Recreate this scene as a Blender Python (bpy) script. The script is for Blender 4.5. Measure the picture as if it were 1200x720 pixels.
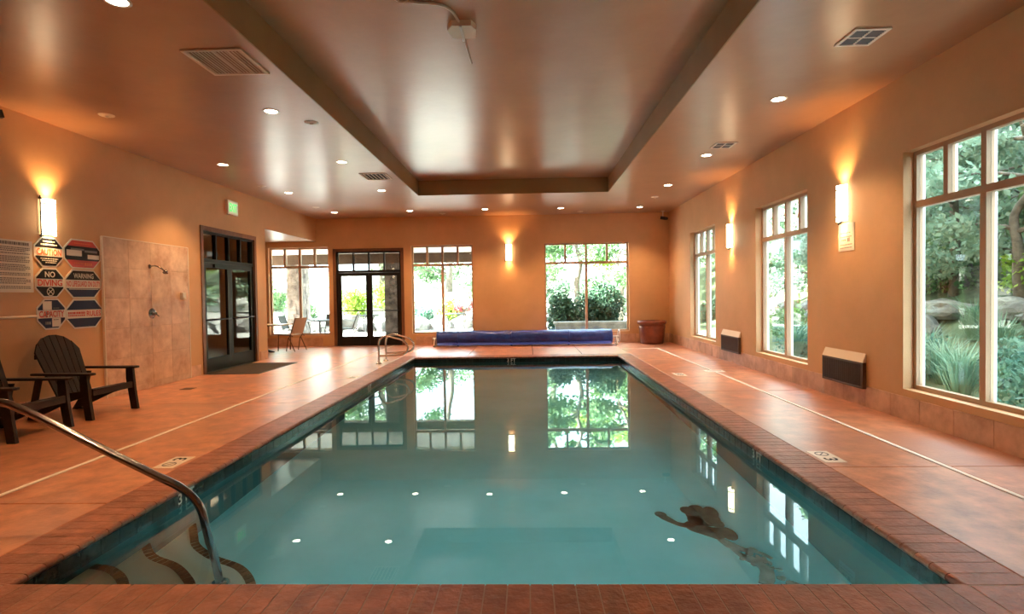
import bpy, bmesh, math, random
import numpy as np
from mathutils import Vector, Matrix, noise

for o in list(bpy.data.objects): bpy.data.objects.remove(o, do_unlink=True)
S = bpy.context.scene
COL = S.collection
PI = math.pi

# ------------------------------------------------------------------ camera
cam_d = bpy.data.cameras.new('camera'); cam = bpy.data.objects.new('camera', cam_d); COL.objects.link(cam)
cam_d.sensor_width = 36.0; cam_d.sensor_fit = 'HORIZONTAL'; cam_d.lens = 36.0 * 640 / 1200
cam_d.clip_start = 0.05; cam_d.clip_end = 300
YAW, PITCH, ROLL = 0.0276, 0.0221, -0.0149
fw = Vector((-math.sin(YAW)*math.cos(PITCH), math.cos(YAW)*math.cos(PITCH), -math.sin(PITCH)))
rt = Vector((math.cos(YAW), math.sin(YAW), 0)); up = rt.cross(fw)
r2 = rt*math.cos(ROLL) + up*math.sin(ROLL); u2 = up*math.cos(ROLL) - rt*math.sin(ROLL)
M = Matrix((r2, u2, -fw)).transposed().to_4x4(); M.translation = Vector((0, 0, 1.42))
cam.matrix_world = M
S.camera = cam

# ------------------------------------------------------------------ world, sun, exposure
SKY_STRENGTH = 10.0
SUN_STRENGTH = 130.0
DOWNLIGHT_W = 172.0
POOL_FILL_W = 92.0
SCONCE_W = 46.0
W = bpy.data.worlds.new('sky'); S.world = W; W.use_nodes = True
bg = W.node_tree.nodes['Background']
bg.inputs['Color'].default_value = (0.74, 0.90, 1.0, 1); bg.inputs['Strength'].default_value = SKY_STRENGTH
sun_d = bpy.data.lights.new('sun', 'SUN'); sun_d.energy = SUN_STRENGTH; sun_d.angle = math.radians(3)
sun_d.color = (1.0, 0.96, 0.88)
sun = bpy.data.objects.new('sun', sun_d); COL.objects.link(sun)
sun.rotation_euler = Vector((1.0, 0.15, -0.6)).to_track_quat('-Z', 'Y').to_euler()
vs = S.view_settings
vs.view_transform = 'Standard'; vs.look = 'None'; vs.gamma = 1.0; vs.exposure = 0.3; vs.use_curve_mapping = False
cy = S.cycles
cy.max_bounces = 10; cy.diffuse_bounces = 5; cy.glossy_bounces = 5; cy.transmission_bounces = 8
cy.transparent_max_bounces = 12; cy.caustics_refractive = True; cy.caustics_reflective = False
cy.sample_clamp_indirect = 6.0; cy.blur_glossy = 0.6; cy.use_denoising = True

# ------------------------------------------------------------------ room dimensions (metres, camera stands above the origin)
WL, WR, YB, YF, ZC = -6.15, 4.10, 15.86, -2.2, 3.73
PX0, PX1, PY0, PY1 = -2.65, 2.09, 2.64, 12.58        # pool opening
WATER, POOLZ = -0.12, -1.0
TX0, TX1, TY0, TY1, TZ = -2.47, 1.89, 2.0, 12.53, 4.07  # ceiling tray
WT = 0.22

# ------------------------------------------------------------------ helpers
def link(o): COL.objects.link(o); return o

def tag(o, label, cat, group=None):
    o['label'] = label; o['category'] = cat
    if group: o['group'] = group
    return o

def struct(o): o['kind'] = 'structure'; return o

def empty(name, loc=(0, 0, 0), rz=0.0, label=None, cat=None, group=None):
    o = link(bpy.data.objects.new(name, None)); o.location = loc; o.rotation_euler = (0, 0, rz)
    o.empty_display_size = 0.1
    if label: tag(o, label, cat, group)
    return o

def mobj(name, me, mat=None, parent=None, loc=None, rot=None):
    o = link(bpy.data.objects.new(name, me))
    if mat is not None and not me.materials: me.materials.append(mat)
    if parent: o.parent = parent
    if loc is not None: o.location = loc
    if rot is not None: o.rotation_euler = rot
    return o

class MB:
    """collects simple solids into one mesh"""
    def __init__(s): s.v = []; s.f = []; s.sm = []
    def add(s, vs_, fs_, smooth=False):
        n = len(s.v); s.v += [tuple(p) for p in vs_]
        for f in fs_: s.f.append(tuple(i+n for i in f)); s.sm.append(smooth)
        return s
    def box(s, x0, x1, y0, y1, z0, z1):
        return s.add([(x0,y0,z0),(x1,y0,z0),(x1,y1,z0),(x0,y1,z0),(x0,y0,z1),(x1,y0,z1),(x1,y1,z1),(x0,y1,z1)],
                     [(0,3,2,1),(4,5,6,7),(0,1,5,4),(1,2,6,5),(2,3,7,6),(3,0,4,7)])
    def cbox(s, x0, x1, y0, y1, z0, z1, c=0.004):
        """box with a chamfered top edge"""
        return s.add([(x0,y0,z0),(x1,y0,z0),(x1,y1,z0),(x0,y1,z0),
                      (x0,y0,z1-c),(x1,y0,z1-c),(x1,y1,z1-c),(x0,y1,z1-c),
                      (x0+c,y0+c,z1),(x1-c,y0+c,z1),(x1-c,y1-c,z1),(x0+c,y1-c,z1)],
                     [(0,3,2,1),(8,9,10,11)] + [(a,(a+1)%4,(a+1)%4+4,a+4) for a in range(4)] +
                     [(a+4,(a+1)%4+4,(a+1)%4+8,a+8) for a in range(4)])
    def beam(s, a, b, w, h, upv=(0, 0, 1)):
        a, b = Vector(a), Vector(b); d = (b-a).normalized(); u = Vector(upv)
        r = d.cross(u)
        if r.length < 1e-4: r = d.cross(Vector((1, 0, 0)))
        r.normalize(); u = r.cross(d).normalized()
        P = [c + r*(i*w/2) + u*(j*h/2) for c in (a, b) for i, j in ((-1,-1),(1,-1),(1,1),(-1,1))]
        return s.add(P, [(0,1,2,3),(7,6,5,4),(0,4,5,1),(1,5,6,2),(2,6,7,3),(3,7,4,0)])
    def tube(s, pts, rad, n=10, caps=True, smooth=True):
        pts = [Vector(p) for p in pts]; k = len(pts)
        rr = rad if isinstance(rad, (list, tuple)) else [rad]*k
        t0 = (pts[1]-pts[0]).normalized()
        u = t0.orthogonal().normalized(); V = []
        for i in range(k):
            t = ((pts[min(i+1,k-1)]-pts[i]).normalized() + (pts[i]-pts[max(i-1,0)]).normalized())
            t = t.normalized() if t.length > 1e-6 else t0
            u = (u - t*u.dot(t)).normalized(); w = t.cross(u)
            for j in range(n):
                a = 2*PI*j/n; V.append(pts[i] + (u*math.cos(a)+w*math.sin(a))*rr[i])
        F = [(i*n+j, i*n+(j+1)%n, (i+1)*n+(j+1)%n, (i+1)*n+j) for i in range(k-1) for j in range(n)]
        s.add(V, F, smooth)
        if caps: 
            s.add(V[:n], [tuple(range(n))[::-1]]); s.add(V[-n:], [tuple(range(n))])
        return s
    def lathe(s, prof, n=24, c=(0, 0, 0), smooth=True, a0=0, a1=2*PI):
        full = abs(a1-a0-2*PI) < 1e-6; m = n if full else n+1
        V = [(c[0]+r*math.cos(a0+(a1-a0)*j/n), c[1]+r*math.sin(a0+(a1-a0)*j/n), c[2]+z) for r, z in prof for j in range(m)]
        F = []
        for i in range(len(prof)-1):
            for j in range(n): F.append((i*m+j, i*m+(j+1)%m, (i+1)*m+(j+1)%m, (i+1)*m+j))
        return s.add(V, F, smooth)
    def prism(s, poly, axis, a, b):
        """poly of 2-D points extruded along axis from a to b"""
        def P(p, q):
            return {'x': (q, p[0], p[1]), 'y': (p[0], q, p[1]), 'z': (p[0], p[1], q)}[axis]
        n = len(poly)
        V = [P(p, a) for p in poly] + [P(p, b) for p in poly]
        return s.add(V, [tuple(range(n)), tuple(range(n, 2*n))[::-1]] + [(i, i+n, (i+1)%n+n, (i+1)%n) for i in range(n)])
    def mesh(s, name):
        me = bpy.data.meshes.new(name); me.from_pydata(s.v, [], s.f)
        for p, b in zip(me.polygons, s.sm): p.use_smooth = b
        bm = bmesh.new(); bm.from_mesh(me); bmesh.ops.recalc_face_normals(bm, faces=bm.faces); bm.to_mesh(me); bm.free()
        return me
    def build(s, name, mat, parent=None, loc=None, rot=None): return mobj(name, s.mesh(name), mat, parent, loc, rot)

def bev(o, w=0.004, seg=1):
    m = o.modifiers.new('bevel', 'BEVEL'); m.width = w; m.segments = seg; m.limit_method = 'ANGLE'; return o

def copy_tree(o, parent=None):
    c = link(o.copy()); c.parent = parent
    for ch in list(o.children):
        if ch is not c: copy_tree(ch, c)
    return c

def curve_pts(ctrl, seg=8):
    """Catmull-Rom through control points"""
    P = [Vector(p) for p in ctrl]; P = [P[0]*2-P[1]] + P + [P[-1]*2-P[-2]]; out = []
    for i in range(1, len(P)-2):
        for k in range(seg):
            t = k/seg; a, b, c, d = P[i-1], P[i], P[i+1], P[i+2]
            out.append(0.5*((2*b) + (c-a)*t + (2*a-5*b+4*c-d)*t*t + (3*b-a-3*c+d)*t**3))
    out.append(P[-2]); return out

def text_mesh(body, w, h, offset=0.0):
    cu = bpy.data.curves.new('lettering', 'FONT'); cu.body = body; cu.offset = offset; cu.resolution_u = 3
    cu.fill_mode = 'FRONT'
    t = link(bpy.data.objects.new('lettering_tmp', cu))
    bpy.context.view_layer.update()
    me = bpy.data.meshes.new_from_object(t.evaluated_get(bpy.context.evaluated_depsgraph_get()))
    bpy.data.objects.remove(t, do_unlink=True); bpy.data.curves.remove(cu)
    n = len(me.vertices); a = np.empty(n*3, 'f'); me.vertices.foreach_get('co', a); a = a.reshape(-1, 3)
    mn, mx = a.min(0), a.max(0); a = (a-(mn+mx)/2)
    a[:, 0] *= w/max(mx[0]-mn[0], 1e-6); a[:, 1] *= h/max(mx[1]-mn[1], 1e-6)
    b = np.zeros_like(a); b[:, 0] = a[:, 0]; b[:, 2] = a[:, 1]       # upright, read from -y
    me.vertices.foreach_set('co', b.ravel().astype('f')); me.update(); me.materials.clear()
    return me

# ------------------------------------------------------------------ materials
def mat_new(name):
    m = bpy.data.materials.new(name); m.use_nodes = True
    nt = m.node_tree; return m, nt, nt.nodes['Principled BSDF']

def rgb(c): return (c[0], c[1], c[2], 1.0)

def simple(name, col, rough=0.5, metal=0.0, spec=0.5, emit=None, estr=0.0, coat=0.0):
    m, nt, b = mat_new(name)
    b.inputs['Base Color'].default_value = rgb(col); b.inputs['Roughness'].default_value = rough
    b.inputs['Metallic'].default_value = metal; b.inputs['Specular IOR Level'].default_value = spec
    b.inputs['Coat Weight'].default_value = coat
    if emit: b.inputs['Emission Color'].default_value = rgb(emit); b.inputs['Emission Strength'].default_value = estr
    return m

def mottled(name, c1, c2, scale=3.0, rough=0.5, bump=0.0, bscale=40.0, detail=6.0, c3=None, s3=0.6, rvar=0.0,
            obj_rand=0.0, stretch=(1, 1, 1), spec=0.5, world=True, ramp=(0.35, 0.65)):
    m, nt, b = mat_new(name); N = nt.nodes; L = nt.links
    if world:
        co = N.new('ShaderNodeNewGeometry').outputs['Position']
    else:
        co = N.new('ShaderNodeTexCoord').outputs['Object']
    mp = N.new('ShaderNodeMapping'); mp.inputs['Scale'].default_value = stretch; L.new(co, mp.inputs['Vector'])
    n1 = N.new('ShaderNodeTexNoise'); n1.inputs['Scale'].default_value = scale; n1.inputs['Detail'].default_value = detail
    n1.inputs['Roughness'].default_value = 0.62
    L.new(mp.outputs[0], n1.inputs['Vector'])
    cr = N.new('ShaderNodeValToRGB'); cr.color_ramp.elements[0].color = rgb(c1); cr.color_ramp.elements[1].color = rgb(c2)
    cr.color_ramp.elements[0].position = ramp[0]; cr.color_ramp.elements[1].position = ramp[1]
    L.new(n1.outputs['Fac'], cr.inputs['Fac']); out = cr.outputs['Color']
    if c3:
        n3 = N.new('ShaderNodeTexNoise'); n3.inputs['Scale'].default_value = s3; n3.inputs['Detail'].default_value = 3
        L.new(mp.outputs[0], n3.inputs['Vector'])
        r3 = N.new('ShaderNodeValToRGB'); r3.color_ramp.elements[0].position = 0.48; r3.color_ramp.elements[1].position = 0.68
        L.new(n3.outputs['Fac'], r3.inputs['Fac'])
        mx = N.new('ShaderNodeMixRGB'); L.new(r3.outputs['Color'], mx.inputs['Fac']); L.new(out, mx.inputs['Color1'])
        mx.inputs['Color2'].default_value = rgb(c3); out = mx.outputs['Color']
    if obj_rand:
        oi = N.new('ShaderNodeObjectInfo'); mr = N.new('ShaderNodeMapRange')
        mr.inputs['To Min'].default_value = 1-obj_rand; mr.inputs['To Max'].default_value = 1+obj_rand
        L.new(oi.outputs['Random'], mr.inputs['Value'])
        hv = N.new('ShaderNodeHueSaturation'); L.new(out, hv.inputs['Color']); L.new(mr.outputs[0], hv.inputs['Value']); out = hv.outputs['Color']
    L.new(out, b.inputs['Base Color'])
    b.inputs['Roughness'].default_value = rough; b.inputs['Specular IOR Level'].default_value = spec
    if rvar:
        mr2 = N.new('ShaderNodeMapRange'); mr2.inputs['To Min'].default_value = rough-rvar; mr2.inputs['To Max'].default_value = rough+rvar
        L.new(n1.outputs['Fac'], mr2.inputs['Value']); L.new(mr2.outputs[0], b.inputs['Roughness'])
    if bump:
        n2 = N.new('ShaderNodeTexNoise'); n2.inputs['Scale'].default_value = bscale; n2.inputs['Detail'].default_value = 4
        L.new(mp.outputs[0], n2.inputs['Vector'])
        bp = N.new('ShaderNodeBump'); bp.inputs['Strength'].default_value = bump; bp.inputs['Distance'].default_value = 0.02
        L.new(n2.outputs['Fac'], bp.inputs['Height']); L.new(bp.outputs[0], b.inputs['Normal'])
    return m

def glass_mat(name, tint=(0.93, 0.97, 0.96)):
    m = bpy.data.materials.new(name); m.use_nodes = True; nt = m.node_tree; nt.nodes.clear()
    o = nt.nodes.new('ShaderNodeOutputMaterial'); mx = nt.nodes.new('ShaderNodeMixShader')
    lw = nt.nodes.new('ShaderNodeLayerWeight'); lw.inputs['Blend'].default_value = 0.5
    pw = nt.nodes.new('ShaderNodeMath'); pw.operation = 'POWER'; pw.inputs[1].default_value = 5.0; nt.links.new(lw.outputs['Facing'], pw.inputs[0])
    fr = nt.nodes.new('ShaderNodeMath'); fr.operation = 'MULTIPLY_ADD'; fr.inputs[1].default_value = 0.96; fr.inputs[2].default_value = 0.04; nt.links.new(pw.outputs[0], fr.inputs[0])
    t = nt.nodes.new('ShaderNodeBsdfTransparent'); t.inputs['Color'].default_value = rgb(tint)
    g = nt.nodes.new('ShaderNodeBsdfGlossy'); g.inputs['Roughness'].default_value = 0.01
    nt.links.new(fr.outputs[0], mx.inputs[0]); nt.links.new(t.outputs[0], mx.inputs[1]); nt.links.new(g.outputs[0], mx.inputs[2])
    nt.links.new(mx.outputs[0], o.inputs['Surface']); return m

def leaf_mat(name, col, col2, trans=0.35):
    m, nt, b = mat_new(name); N = nt.nodes; L = nt.links
    n1 = N.new('ShaderNodeTexNoise'); n1.inputs['Scale'].default_value = 2.2; n1.inputs['Detail'].default_value = 5
    g = N.new('ShaderNodeNewGeometry'); L.new(g.outputs['Position'], n1.inputs['Vector'])
    cr = N.new('ShaderNodeValToRGB'); cr.color_ramp.elements[0].color = rgb(col); cr.color_ramp.elements[1].color = rgb(col2)
    cr.color_ramp.elements[0].position = 0.38; cr.color_ramp.elements[1].position = 0.62
    L.new(n1.outputs['Fac'], cr.inputs['Fac']); L.new(cr.outputs[0], b.inputs['Base Color'])
    b.inputs['Roughness'].default_value = 0.6
    tr = N.new('ShaderNodeBsdfTranslucent'); L.new(cr.outputs[0], tr.inputs['Color'])
    mx = N.new('ShaderNodeMixShader'); mx.inputs[0].default_value = trans
    L.new(b.outputs[0], mx.inputs[1]); L.new(tr.outputs[0], mx.inputs[2]); L.new(mx.outputs[0], N['Material Output'].inputs['Surface'])
    return m

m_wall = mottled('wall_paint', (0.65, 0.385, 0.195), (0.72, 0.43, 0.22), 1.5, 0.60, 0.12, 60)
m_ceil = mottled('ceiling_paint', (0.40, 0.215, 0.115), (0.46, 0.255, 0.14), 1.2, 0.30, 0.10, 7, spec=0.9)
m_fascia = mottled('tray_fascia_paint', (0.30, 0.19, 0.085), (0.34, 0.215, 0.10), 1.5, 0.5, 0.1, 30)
m_deck = mottled('stained_concrete', (0.40, 0.135, 0.058), (0.78, 0.345, 0.18), 4.5, 0.32, 0.16, 40, 12, c3=(0.46, 0.20, 0.125), s3=0.9, rvar=0.03, obj_rand=0.08, spec=0.8)
m_deck.node_tree.nodes['Principled BSDF'].inputs['Coat Weight'].default_value = 0.5; m_deck.node_tree.nodes['Principled BSDF'].inputs['Coat Roughness'].default_value = 0.38
m_coping = mottled('coping_brick', (0.25, 0.085, 0.05), (0.43, 0.165, 0.10), 7, 0.40, 0.35, 30, 9, obj_rand=0.15)
m_grout = mottled('joint_mortar', (0.05, 0.028, 0.02), (0.08, 0.045, 0.032), 8, 0.9)
m_mortar = mottled('pale_mortar', (0.36, 0.27, 0.21), (0.45, 0.34, 0.27), 8, 0.9)
m_travmortar = simple('travertine_grout', (0.58, 0.38, 0.26), 0.9)
m_drain = simple('drain_strip_plastic', (0.92, 0.84, 0.74), 0.4)
m_wtile = mottled('waterline_tile', (0.008, 0.016, 0.017), (0.032, 0.046, 0.045), 16, 0.18, 0.1, 25, obj_rand=0.35)
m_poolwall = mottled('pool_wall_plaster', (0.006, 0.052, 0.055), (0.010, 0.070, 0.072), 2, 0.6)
m_plaster = mottled('pool_plaster', (0.24, 0.74, 0.84), (0.31, 0.82, 0.93), 1.6, 0.7, 0.0, 40, 7, rvar=0)
m_step = mottled('step_plaster', (0.62, 0.78, 0.72), (0.70, 0.85, 0.78), 2.0, 0.7)
m_steptile = mottled('step_edge_tile', (0.05, 0.028, 0.014), (0.15, 0.075, 0.035), 14, 0.4, obj_rand=0.4)
m_mosaic = mottled('mosaic_tile', (0.016, 0.026, 0.023), (0.065, 0.082, 0.065), 14, 0.5, world=True)
m_mosaicpale = mottled('mosaic_tile_pale', (0.06, 0.10, 0.095), (0.15, 0.24, 0.23), 14, 0.5)
m_travertine = mottled('travertine_tile', (0.52, 0.31, 0.20), (0.80, 0.58, 0.43), 4.5, 0.45, 0.08, 30, 9, obj_rand=0.10)
m_basetile = mottled('base_tile', (0.50, 0.28, 0.18), (0.76, 0.49, 0.345), 3.5, 0.42, 0.08, 30, 9, obj_rand=0.16)
m_winframe = simple('window_frame_paint', (0.50, 0.31, 0.19), 0.45)
m_daylit = simple('daylit_white', (0.82, 0.84, 0.84), 0.5)  # white stands in for daylight on the outer reveals and bars
m_bronze = simple('dark_bronze_metal', (0.008, 0.007, 0.0065), 0.45, 0.0, spec=0.25)
m_casing = mottled('brown_wood_casing', (0.13, 0.05, 0.024), (0.19, 0.08, 0.04), 6, 0.45, stretch=(3, 3, .4))
m_glass = glass_mat('window_glass'); m_doorglass = glass_mat('door_glass', (0.72, 0.74, 0.72))
m_dimsteel = simple('steel_dim_reflection', (0.27, 0.27, 0.29), 0.16, 1.0)  # base colour darkened to imitate steel mirroring dark surroundings
m_brightsteel = simple('steel_bright_reflection', (0.80, 0.79, 0.78), 0.2, 1.0)  # same steel made paler, imitating bright reflections on the grab rails
m_white = simple('white_plastic', (0.80, 0.76, 0.70), 0.45)
m_cream = simple('cream_metal', (0.86, 0.74, 0.62), 0.5)
m_black = simple('black_plastic', (0.012, 0.011, 0.010), 0.4)
m_dark = simple('dark_cavity', (0.02, 0.014, 0.01), 0.8)
m_grille = simple('brown_grille', (0.075, 0.042, 0.028), 0.5)
m_resin = mottled('brown_resin', (0.020, 0.010, 0.007), (0.032, 0.016, 0.010), 9, 0.48, 0.1, 80, stretch=(1, 1, 1), spec=0.25)
m_pot = mottled('glazed_pot', (0.15, 0.035, 0.018), (0.24, 0.065, 0.034), 6, 0.30, 0.15, 18)
m_soil = mottled('potting_soil', (0.03, 0.02, 0.012), (0.06, 0.04, 0.025), 20, 0.95)
m_cover = mottled('pool_cover_vinyl', (0.004, 0.025, 0.24), (0.012, 0.07, 0.45), 5, 0.35, 0.5, 9)
m_coveredge = simple('pool_cover_edge', (0.03, 0.11, 0.75), 0.35)
m_lens = simple('lamp_lens', (1, 1, 1), 0.5, emit=(1.0, 0.84, 0.62), estr=26.0)
m_shade = simple('sconce_shade', (1, 0.95, 0.85), 0.4, emit=(1.0, 0.80, 0.50), estr=12.0)
m_poolfill = simple('pool_fill_lens', (.9, 1, 1), .3, emit=(.62, .92, 1.0), estr=4.0)  # glowing lens of the added underwater fill lamps
m_exitgreen = simple('exit_green', (0.05, 0.4, 0.1), 0.5, emit=(0.12, 0.9, 0.22), estr=1.0)
m_exitface = simple('exit_face', (0.75, 0.72, 0.6), 0.5, emit=(0.9, 1.0, 0.7), estr=0.25)
m_mat = mottled('door_mat', (0.035, 0.022, 0.013), (0.07, 0.042, 0.025), 60, 0.95, 0.4, 150)
m_sblue = simple('sign_navy', (0.014, 0.022, 0.070), 0.6, spec=0.2)
m_sdark = simple('sign_black', (0.008, 0.008, 0.011), 0.6, spec=0.2)
m_sred = simple('sign_red', (0.60, 0.035, 0.02), 0.4)
m_sorange = simple('sign_orange', (0.75, 0.13, 0.03), 0.4)
m_swhite = simple('sign_white', (0.80, 0.76, 0.70), 0.4)
m_sgrey = simple('sign_grey', (0.20, 0.19, 0.19), 0.5)
m_table = mottled('table_top_wood', (0.55, 0.36, 0.20), (0.65, 0.44, 0.26), 5, 0.35, stretch=(1, 6, 1))
m_chairseat = simple('pale_sling_fabric', (0.70, 0.50, 0.36), 0.7)
m_chairframe = simple('bronze_tube', (0.16, 0.075, 0.04), 0.4, 0.4)
m_lobby = mottled('lobby_paint', (0.28, 0.19, 0.12), (0.33, 0.23, 0.15), 2, 0.7)
# outdoors
m_patio = mottled('patio_concrete', (0.62, 0.60, 0.56), (0.72, 0.70, 0.66), 1.5, 0.8)
m_soilout = mottled('garden_groundcover', (0.045, 0.075, 0.035), (0.13, 0.17, 0.085), 2.2, 0.95, 0.5, 12, c3=(0.13, 0.17, 0.09), s3=0.5)
m_bounce = mottled('pale_bounce_ground', (0.36, 0.35, 0.32), (0.56, 0.55, 0.51), 3, 0.9, 0.4, 25)
m_rock = mottled('granite_boulder', (0.12, 0.12, 0.115), (0.27, 0.27, 0.255), 3, 0.85, 0.6, 6, 9, obj_rand=0.2)
m_stone = mottled('ledge_stone', (0.09, 0.075, 0.07), (0.26, 0.225, 0.205), 5, 0.85, 0.6, 10, 9, obj_rand=0.35)
m_beam = mottled('patio_beam', (0.075, 0.040, 0.024), (0.11, 0.06, 0.035), 4, 0.7)
m_patioceil = simple('patio_ceiling', (0.55, 0.52, 0.50), 0.8)
m_bark = mottled('bark', (0.10, 0.085, 0.07), (0.20, 0.17, 0.14), 9, 0.9, 0.6, 14)
m_leafA = leaf_mat('leaf_mid_green', (0.07, 0.17, 0.07), (0.24, 0.38, 0.18))
m_leafB = leaf_mat('leaf_blue_green', (0.06, 0.16, 0.12), (0.18, 0.34, 0.25), 0.25)
m_leafE = leaf_mat('leaf_grey_green', (0.07, 0.14, 0.09), (0.22, 0.32, 0.22))
m_leafH = leaf_mat('leaf_pale_green', (0.15, 0.26, 0.18), (0.36, 0.48, 0.36))
m_leafI = leaf_mat('leaf_pale_grey_green', (0.18, 0.27, 0.22), (0.40, 0.50, 0.42))
m_leafC = leaf_mat('leaf_bright_green', (0.20, 0.36, 0.04), (0.42, 0.56, 0.10))
m_leafD = leaf_mat('leaf_dark_green', (0.012, 0.045, 0.025), (0.04, 0.10, 0.05), 0.15)
m_leafR = leaf_mat('leaf_pink_red', (0.50, 0.10, 0.13), (0.70, 0.25, 0.27))
m_grass = leaf_mat('ornamental_grass', (0.13, 0.25, 0.17), (0.30, 0.43, 0.29), 0.25)
m_outmetal = simple('black_patio_metal', (0.03, 0.03, 0.035), 0.5, 0.5)

def water_mat():
    m = bpy.data.materials.new('pool_water'); m.use_nodes = True; nt = m.node_tree; nt.nodes.clear(); N = nt.nodes; L = nt.links
    o = N.new('ShaderNodeOutputMaterial'); g = N.new('ShaderNodeBsdfGlass')
    g.inputs['IOR'].default_value = 1.333; g.inputs['Roughness'].default_value = 0.0
    g.inputs['Color'].default_value = (0.93, 1.0, 1.0, 1)
    n = N.new('ShaderNodeTexNoise'); n.inputs['Scale'].default_value = 0.9; n.inputs['Detail'].default_value = 1.5
    ge = N.new('ShaderNodeNewGeometry'); L.new(ge.outputs['Position'], n.inputs['Vector'])
    b = N.new('ShaderNodeBump'); b.inputs['Strength'].default_value = 0.02; b.inputs['Distance'].default_value = 0.02
    L.new(n.outputs['Fac'], b.inputs['Height']); L.new(b.outputs[0], g.inputs['Normal'])
    L.new(g.outputs[0], o.inputs['Surface']); return m
m_water = water_mat()

# ------------------------------------------------------------------ walls with openings
def wall_boxes(mb, u0, u1, z0, z1, holes, put):
    """fill a wall rectangle around rectangular holes; put(mb, ua, ub, za, zb) adds one box"""
    us = sorted({u0, u1} | {h[0] for h in holes} | {h[1] for h in holes})
    for a, b in zip(us[:-1], us[1:]):
        zs = [z0]
        for h in sorted(holes, key=lambda h: h[2]):
            if h[0] <= a+1e-6 and h[1] >= b-1e-6:
                if h[2] > zs[-1]: put(mb, a, b, zs[-1], h[2])
                zs.append(h[3])
        if z1 > zs[-1]: put(mb, a, b, zs[-1], z1)

ZT = 4.2
WZ0, WZ1 = 0.33, 2.90
RW = [(12.00, 13.82), (8.10, 9.90), (4.24, 6.07)]
BW = [(-7.58, -5.80), (-3.36, -1.56), (0.52, 2.95)]
BD = (-5.66, -3.58, 2.84)
LD = (10.16, 12.28, 2.83)
AY0, AX0, AZ = 12.74, -9.2, 3.07        # alcove: start in y, far left, ceiling

mb = MB()
wall_boxes(mb, YF, YB+WT, -0.3, ZT, [(a, b, WZ0, WZ1) for a, b in RW], lambda m, a, b, c, d: m.box(WR, WR+WT, a, b, c, d))
struct(mb.build('wall_right', m_wall))
mb = MB()
wall_boxes(mb, AX0-WT, WR, -0.3, ZT, [(a, b, WZ0, WZ1) for a, b in BW] + [(BD[0], BD[1], -0.3, BD[2])], lambda m, a, b, c, d: m.box(a, b, YB, YB+WT, c, d))
struct(mb.build('wall_back', m_wall))
mb = MB()
wall_boxes(mb, YF, AY0, -0.3, ZT, [(LD[0], LD[1], -0.3, LD[2])], lambda m, a, b, c, d: m.box(WL-WT, WL, a, b, c, d))
mb.box(WL-WT, WL, AY0, YB, AZ, ZT)            # bulkhead over the alcove mouth
struct(mb.build('wall_left', m_wall))
struct(MB().box(WL-WT, WR+WT, YF-WT, YF, -0.3, ZT).build('wall_front', m_wall))
struct(MB().box(AX0-WT, AX0, AY0-WT, YB, -0.3, ZT).box(AX0, WL-WT, AY0-WT, AY0, -0.3, ZT).build('wall_alcove', m_wall))
# lobby behind the glazed side door
struct(MB().box(-9.3, WL-WT, 9.2, 9.3, -.3, 3.3).box(-9.4, -9.3, 9.2, 12.44, -.3, 3.3).box(-9.4, WL-WT, 9.2, 12.44, 3.2, 3.3).build('wall_lobby', m_lobby))

# ------------------------------------------------------------------ ceiling
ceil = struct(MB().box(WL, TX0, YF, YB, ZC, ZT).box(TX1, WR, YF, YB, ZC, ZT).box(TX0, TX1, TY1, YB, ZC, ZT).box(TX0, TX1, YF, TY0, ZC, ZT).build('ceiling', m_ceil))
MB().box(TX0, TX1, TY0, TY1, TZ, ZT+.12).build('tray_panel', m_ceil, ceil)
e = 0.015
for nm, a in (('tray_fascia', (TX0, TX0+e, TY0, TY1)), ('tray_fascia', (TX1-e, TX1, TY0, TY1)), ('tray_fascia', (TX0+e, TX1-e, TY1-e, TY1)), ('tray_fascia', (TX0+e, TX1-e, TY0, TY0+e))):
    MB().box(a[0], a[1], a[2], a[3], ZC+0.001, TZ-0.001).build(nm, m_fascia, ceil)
MB().box(AX0, WL-WT, AY0, YB, AZ, AZ+.2).box(WL-WT, WL, AY0, YB, AZ-.004, AZ).build('alcove_ceiling', m_ceil, ceil)
struct(MB().box(WL-WT-3, WR+WT, YF-WT, YB+WT+.5, ZT+.12, ZT+.3).build('trim_1', m_beam))   # roof deck over the room

# unseen block added over the hall to shade the garden bank
struct(MB().box(WL-WT-3, WR+WT, YF-WT-4, YB+WT, ZT+.3, 14.5).build('upper_shade_block', m_wall))
# ------------------------------------------------------------------ floor: substrate with slabs
CW = 0.315                                            # coping width
floor = MB()
for a in ((AX0, PX0-.2, YF, YB), (PX1+.2, WR, YF, YB), (PX0-.2, PX1+.2, PY1+.2, YB), (PX0-.2, PX1+.2, YF, PY0-.2), (-9.3, AX0, 9.3, 12.4)):
    floor.box(a[0], a[1], a[2], a[3], -0.35, -0.012)
floor = struct(floor.build('floor', m_grout))
def slab(x0, x1, y0, y1, mat=m_deck):
    g = 0.006
    mb = MB().cbox(x0+g, x1-g, y0+g, y1-g, -0.012, 0.0, 0.004)
    return mb.build('slab', mat, floor)
DL, DR, DB = -3.90, 3.33, 14.02                        # drain strip lines
dh = 0.024
ys_l = [YF, 0.1, 3.72, 7.30, 10.88, AY0, YB]
cl0, cr0 = PX0-CW, PX1+CW
for a, b in zip(ys_l[:-1], ys_l[1:]):
    slab(WL, DL-dh, a, b); slab(DL+dh, cl0, a, min(b, PY1+CW) if b > 14 else b)
slab(AX0, WL, AY0, YB)
slab(DL+dh, cl0, PY1+CW, YB)
ys_r = [YF, 0.9, 4.42, 7.88, 11.4, YB]
for a, b in zip(ys_r[:-1], ys_r[1:]):
    slab(cr0, DR-dh, a, min(b, DB-dh)); slab(DR+dh, WR, a, b)
slab(cr0, DR+dh, DB+dh, YB)
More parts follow.
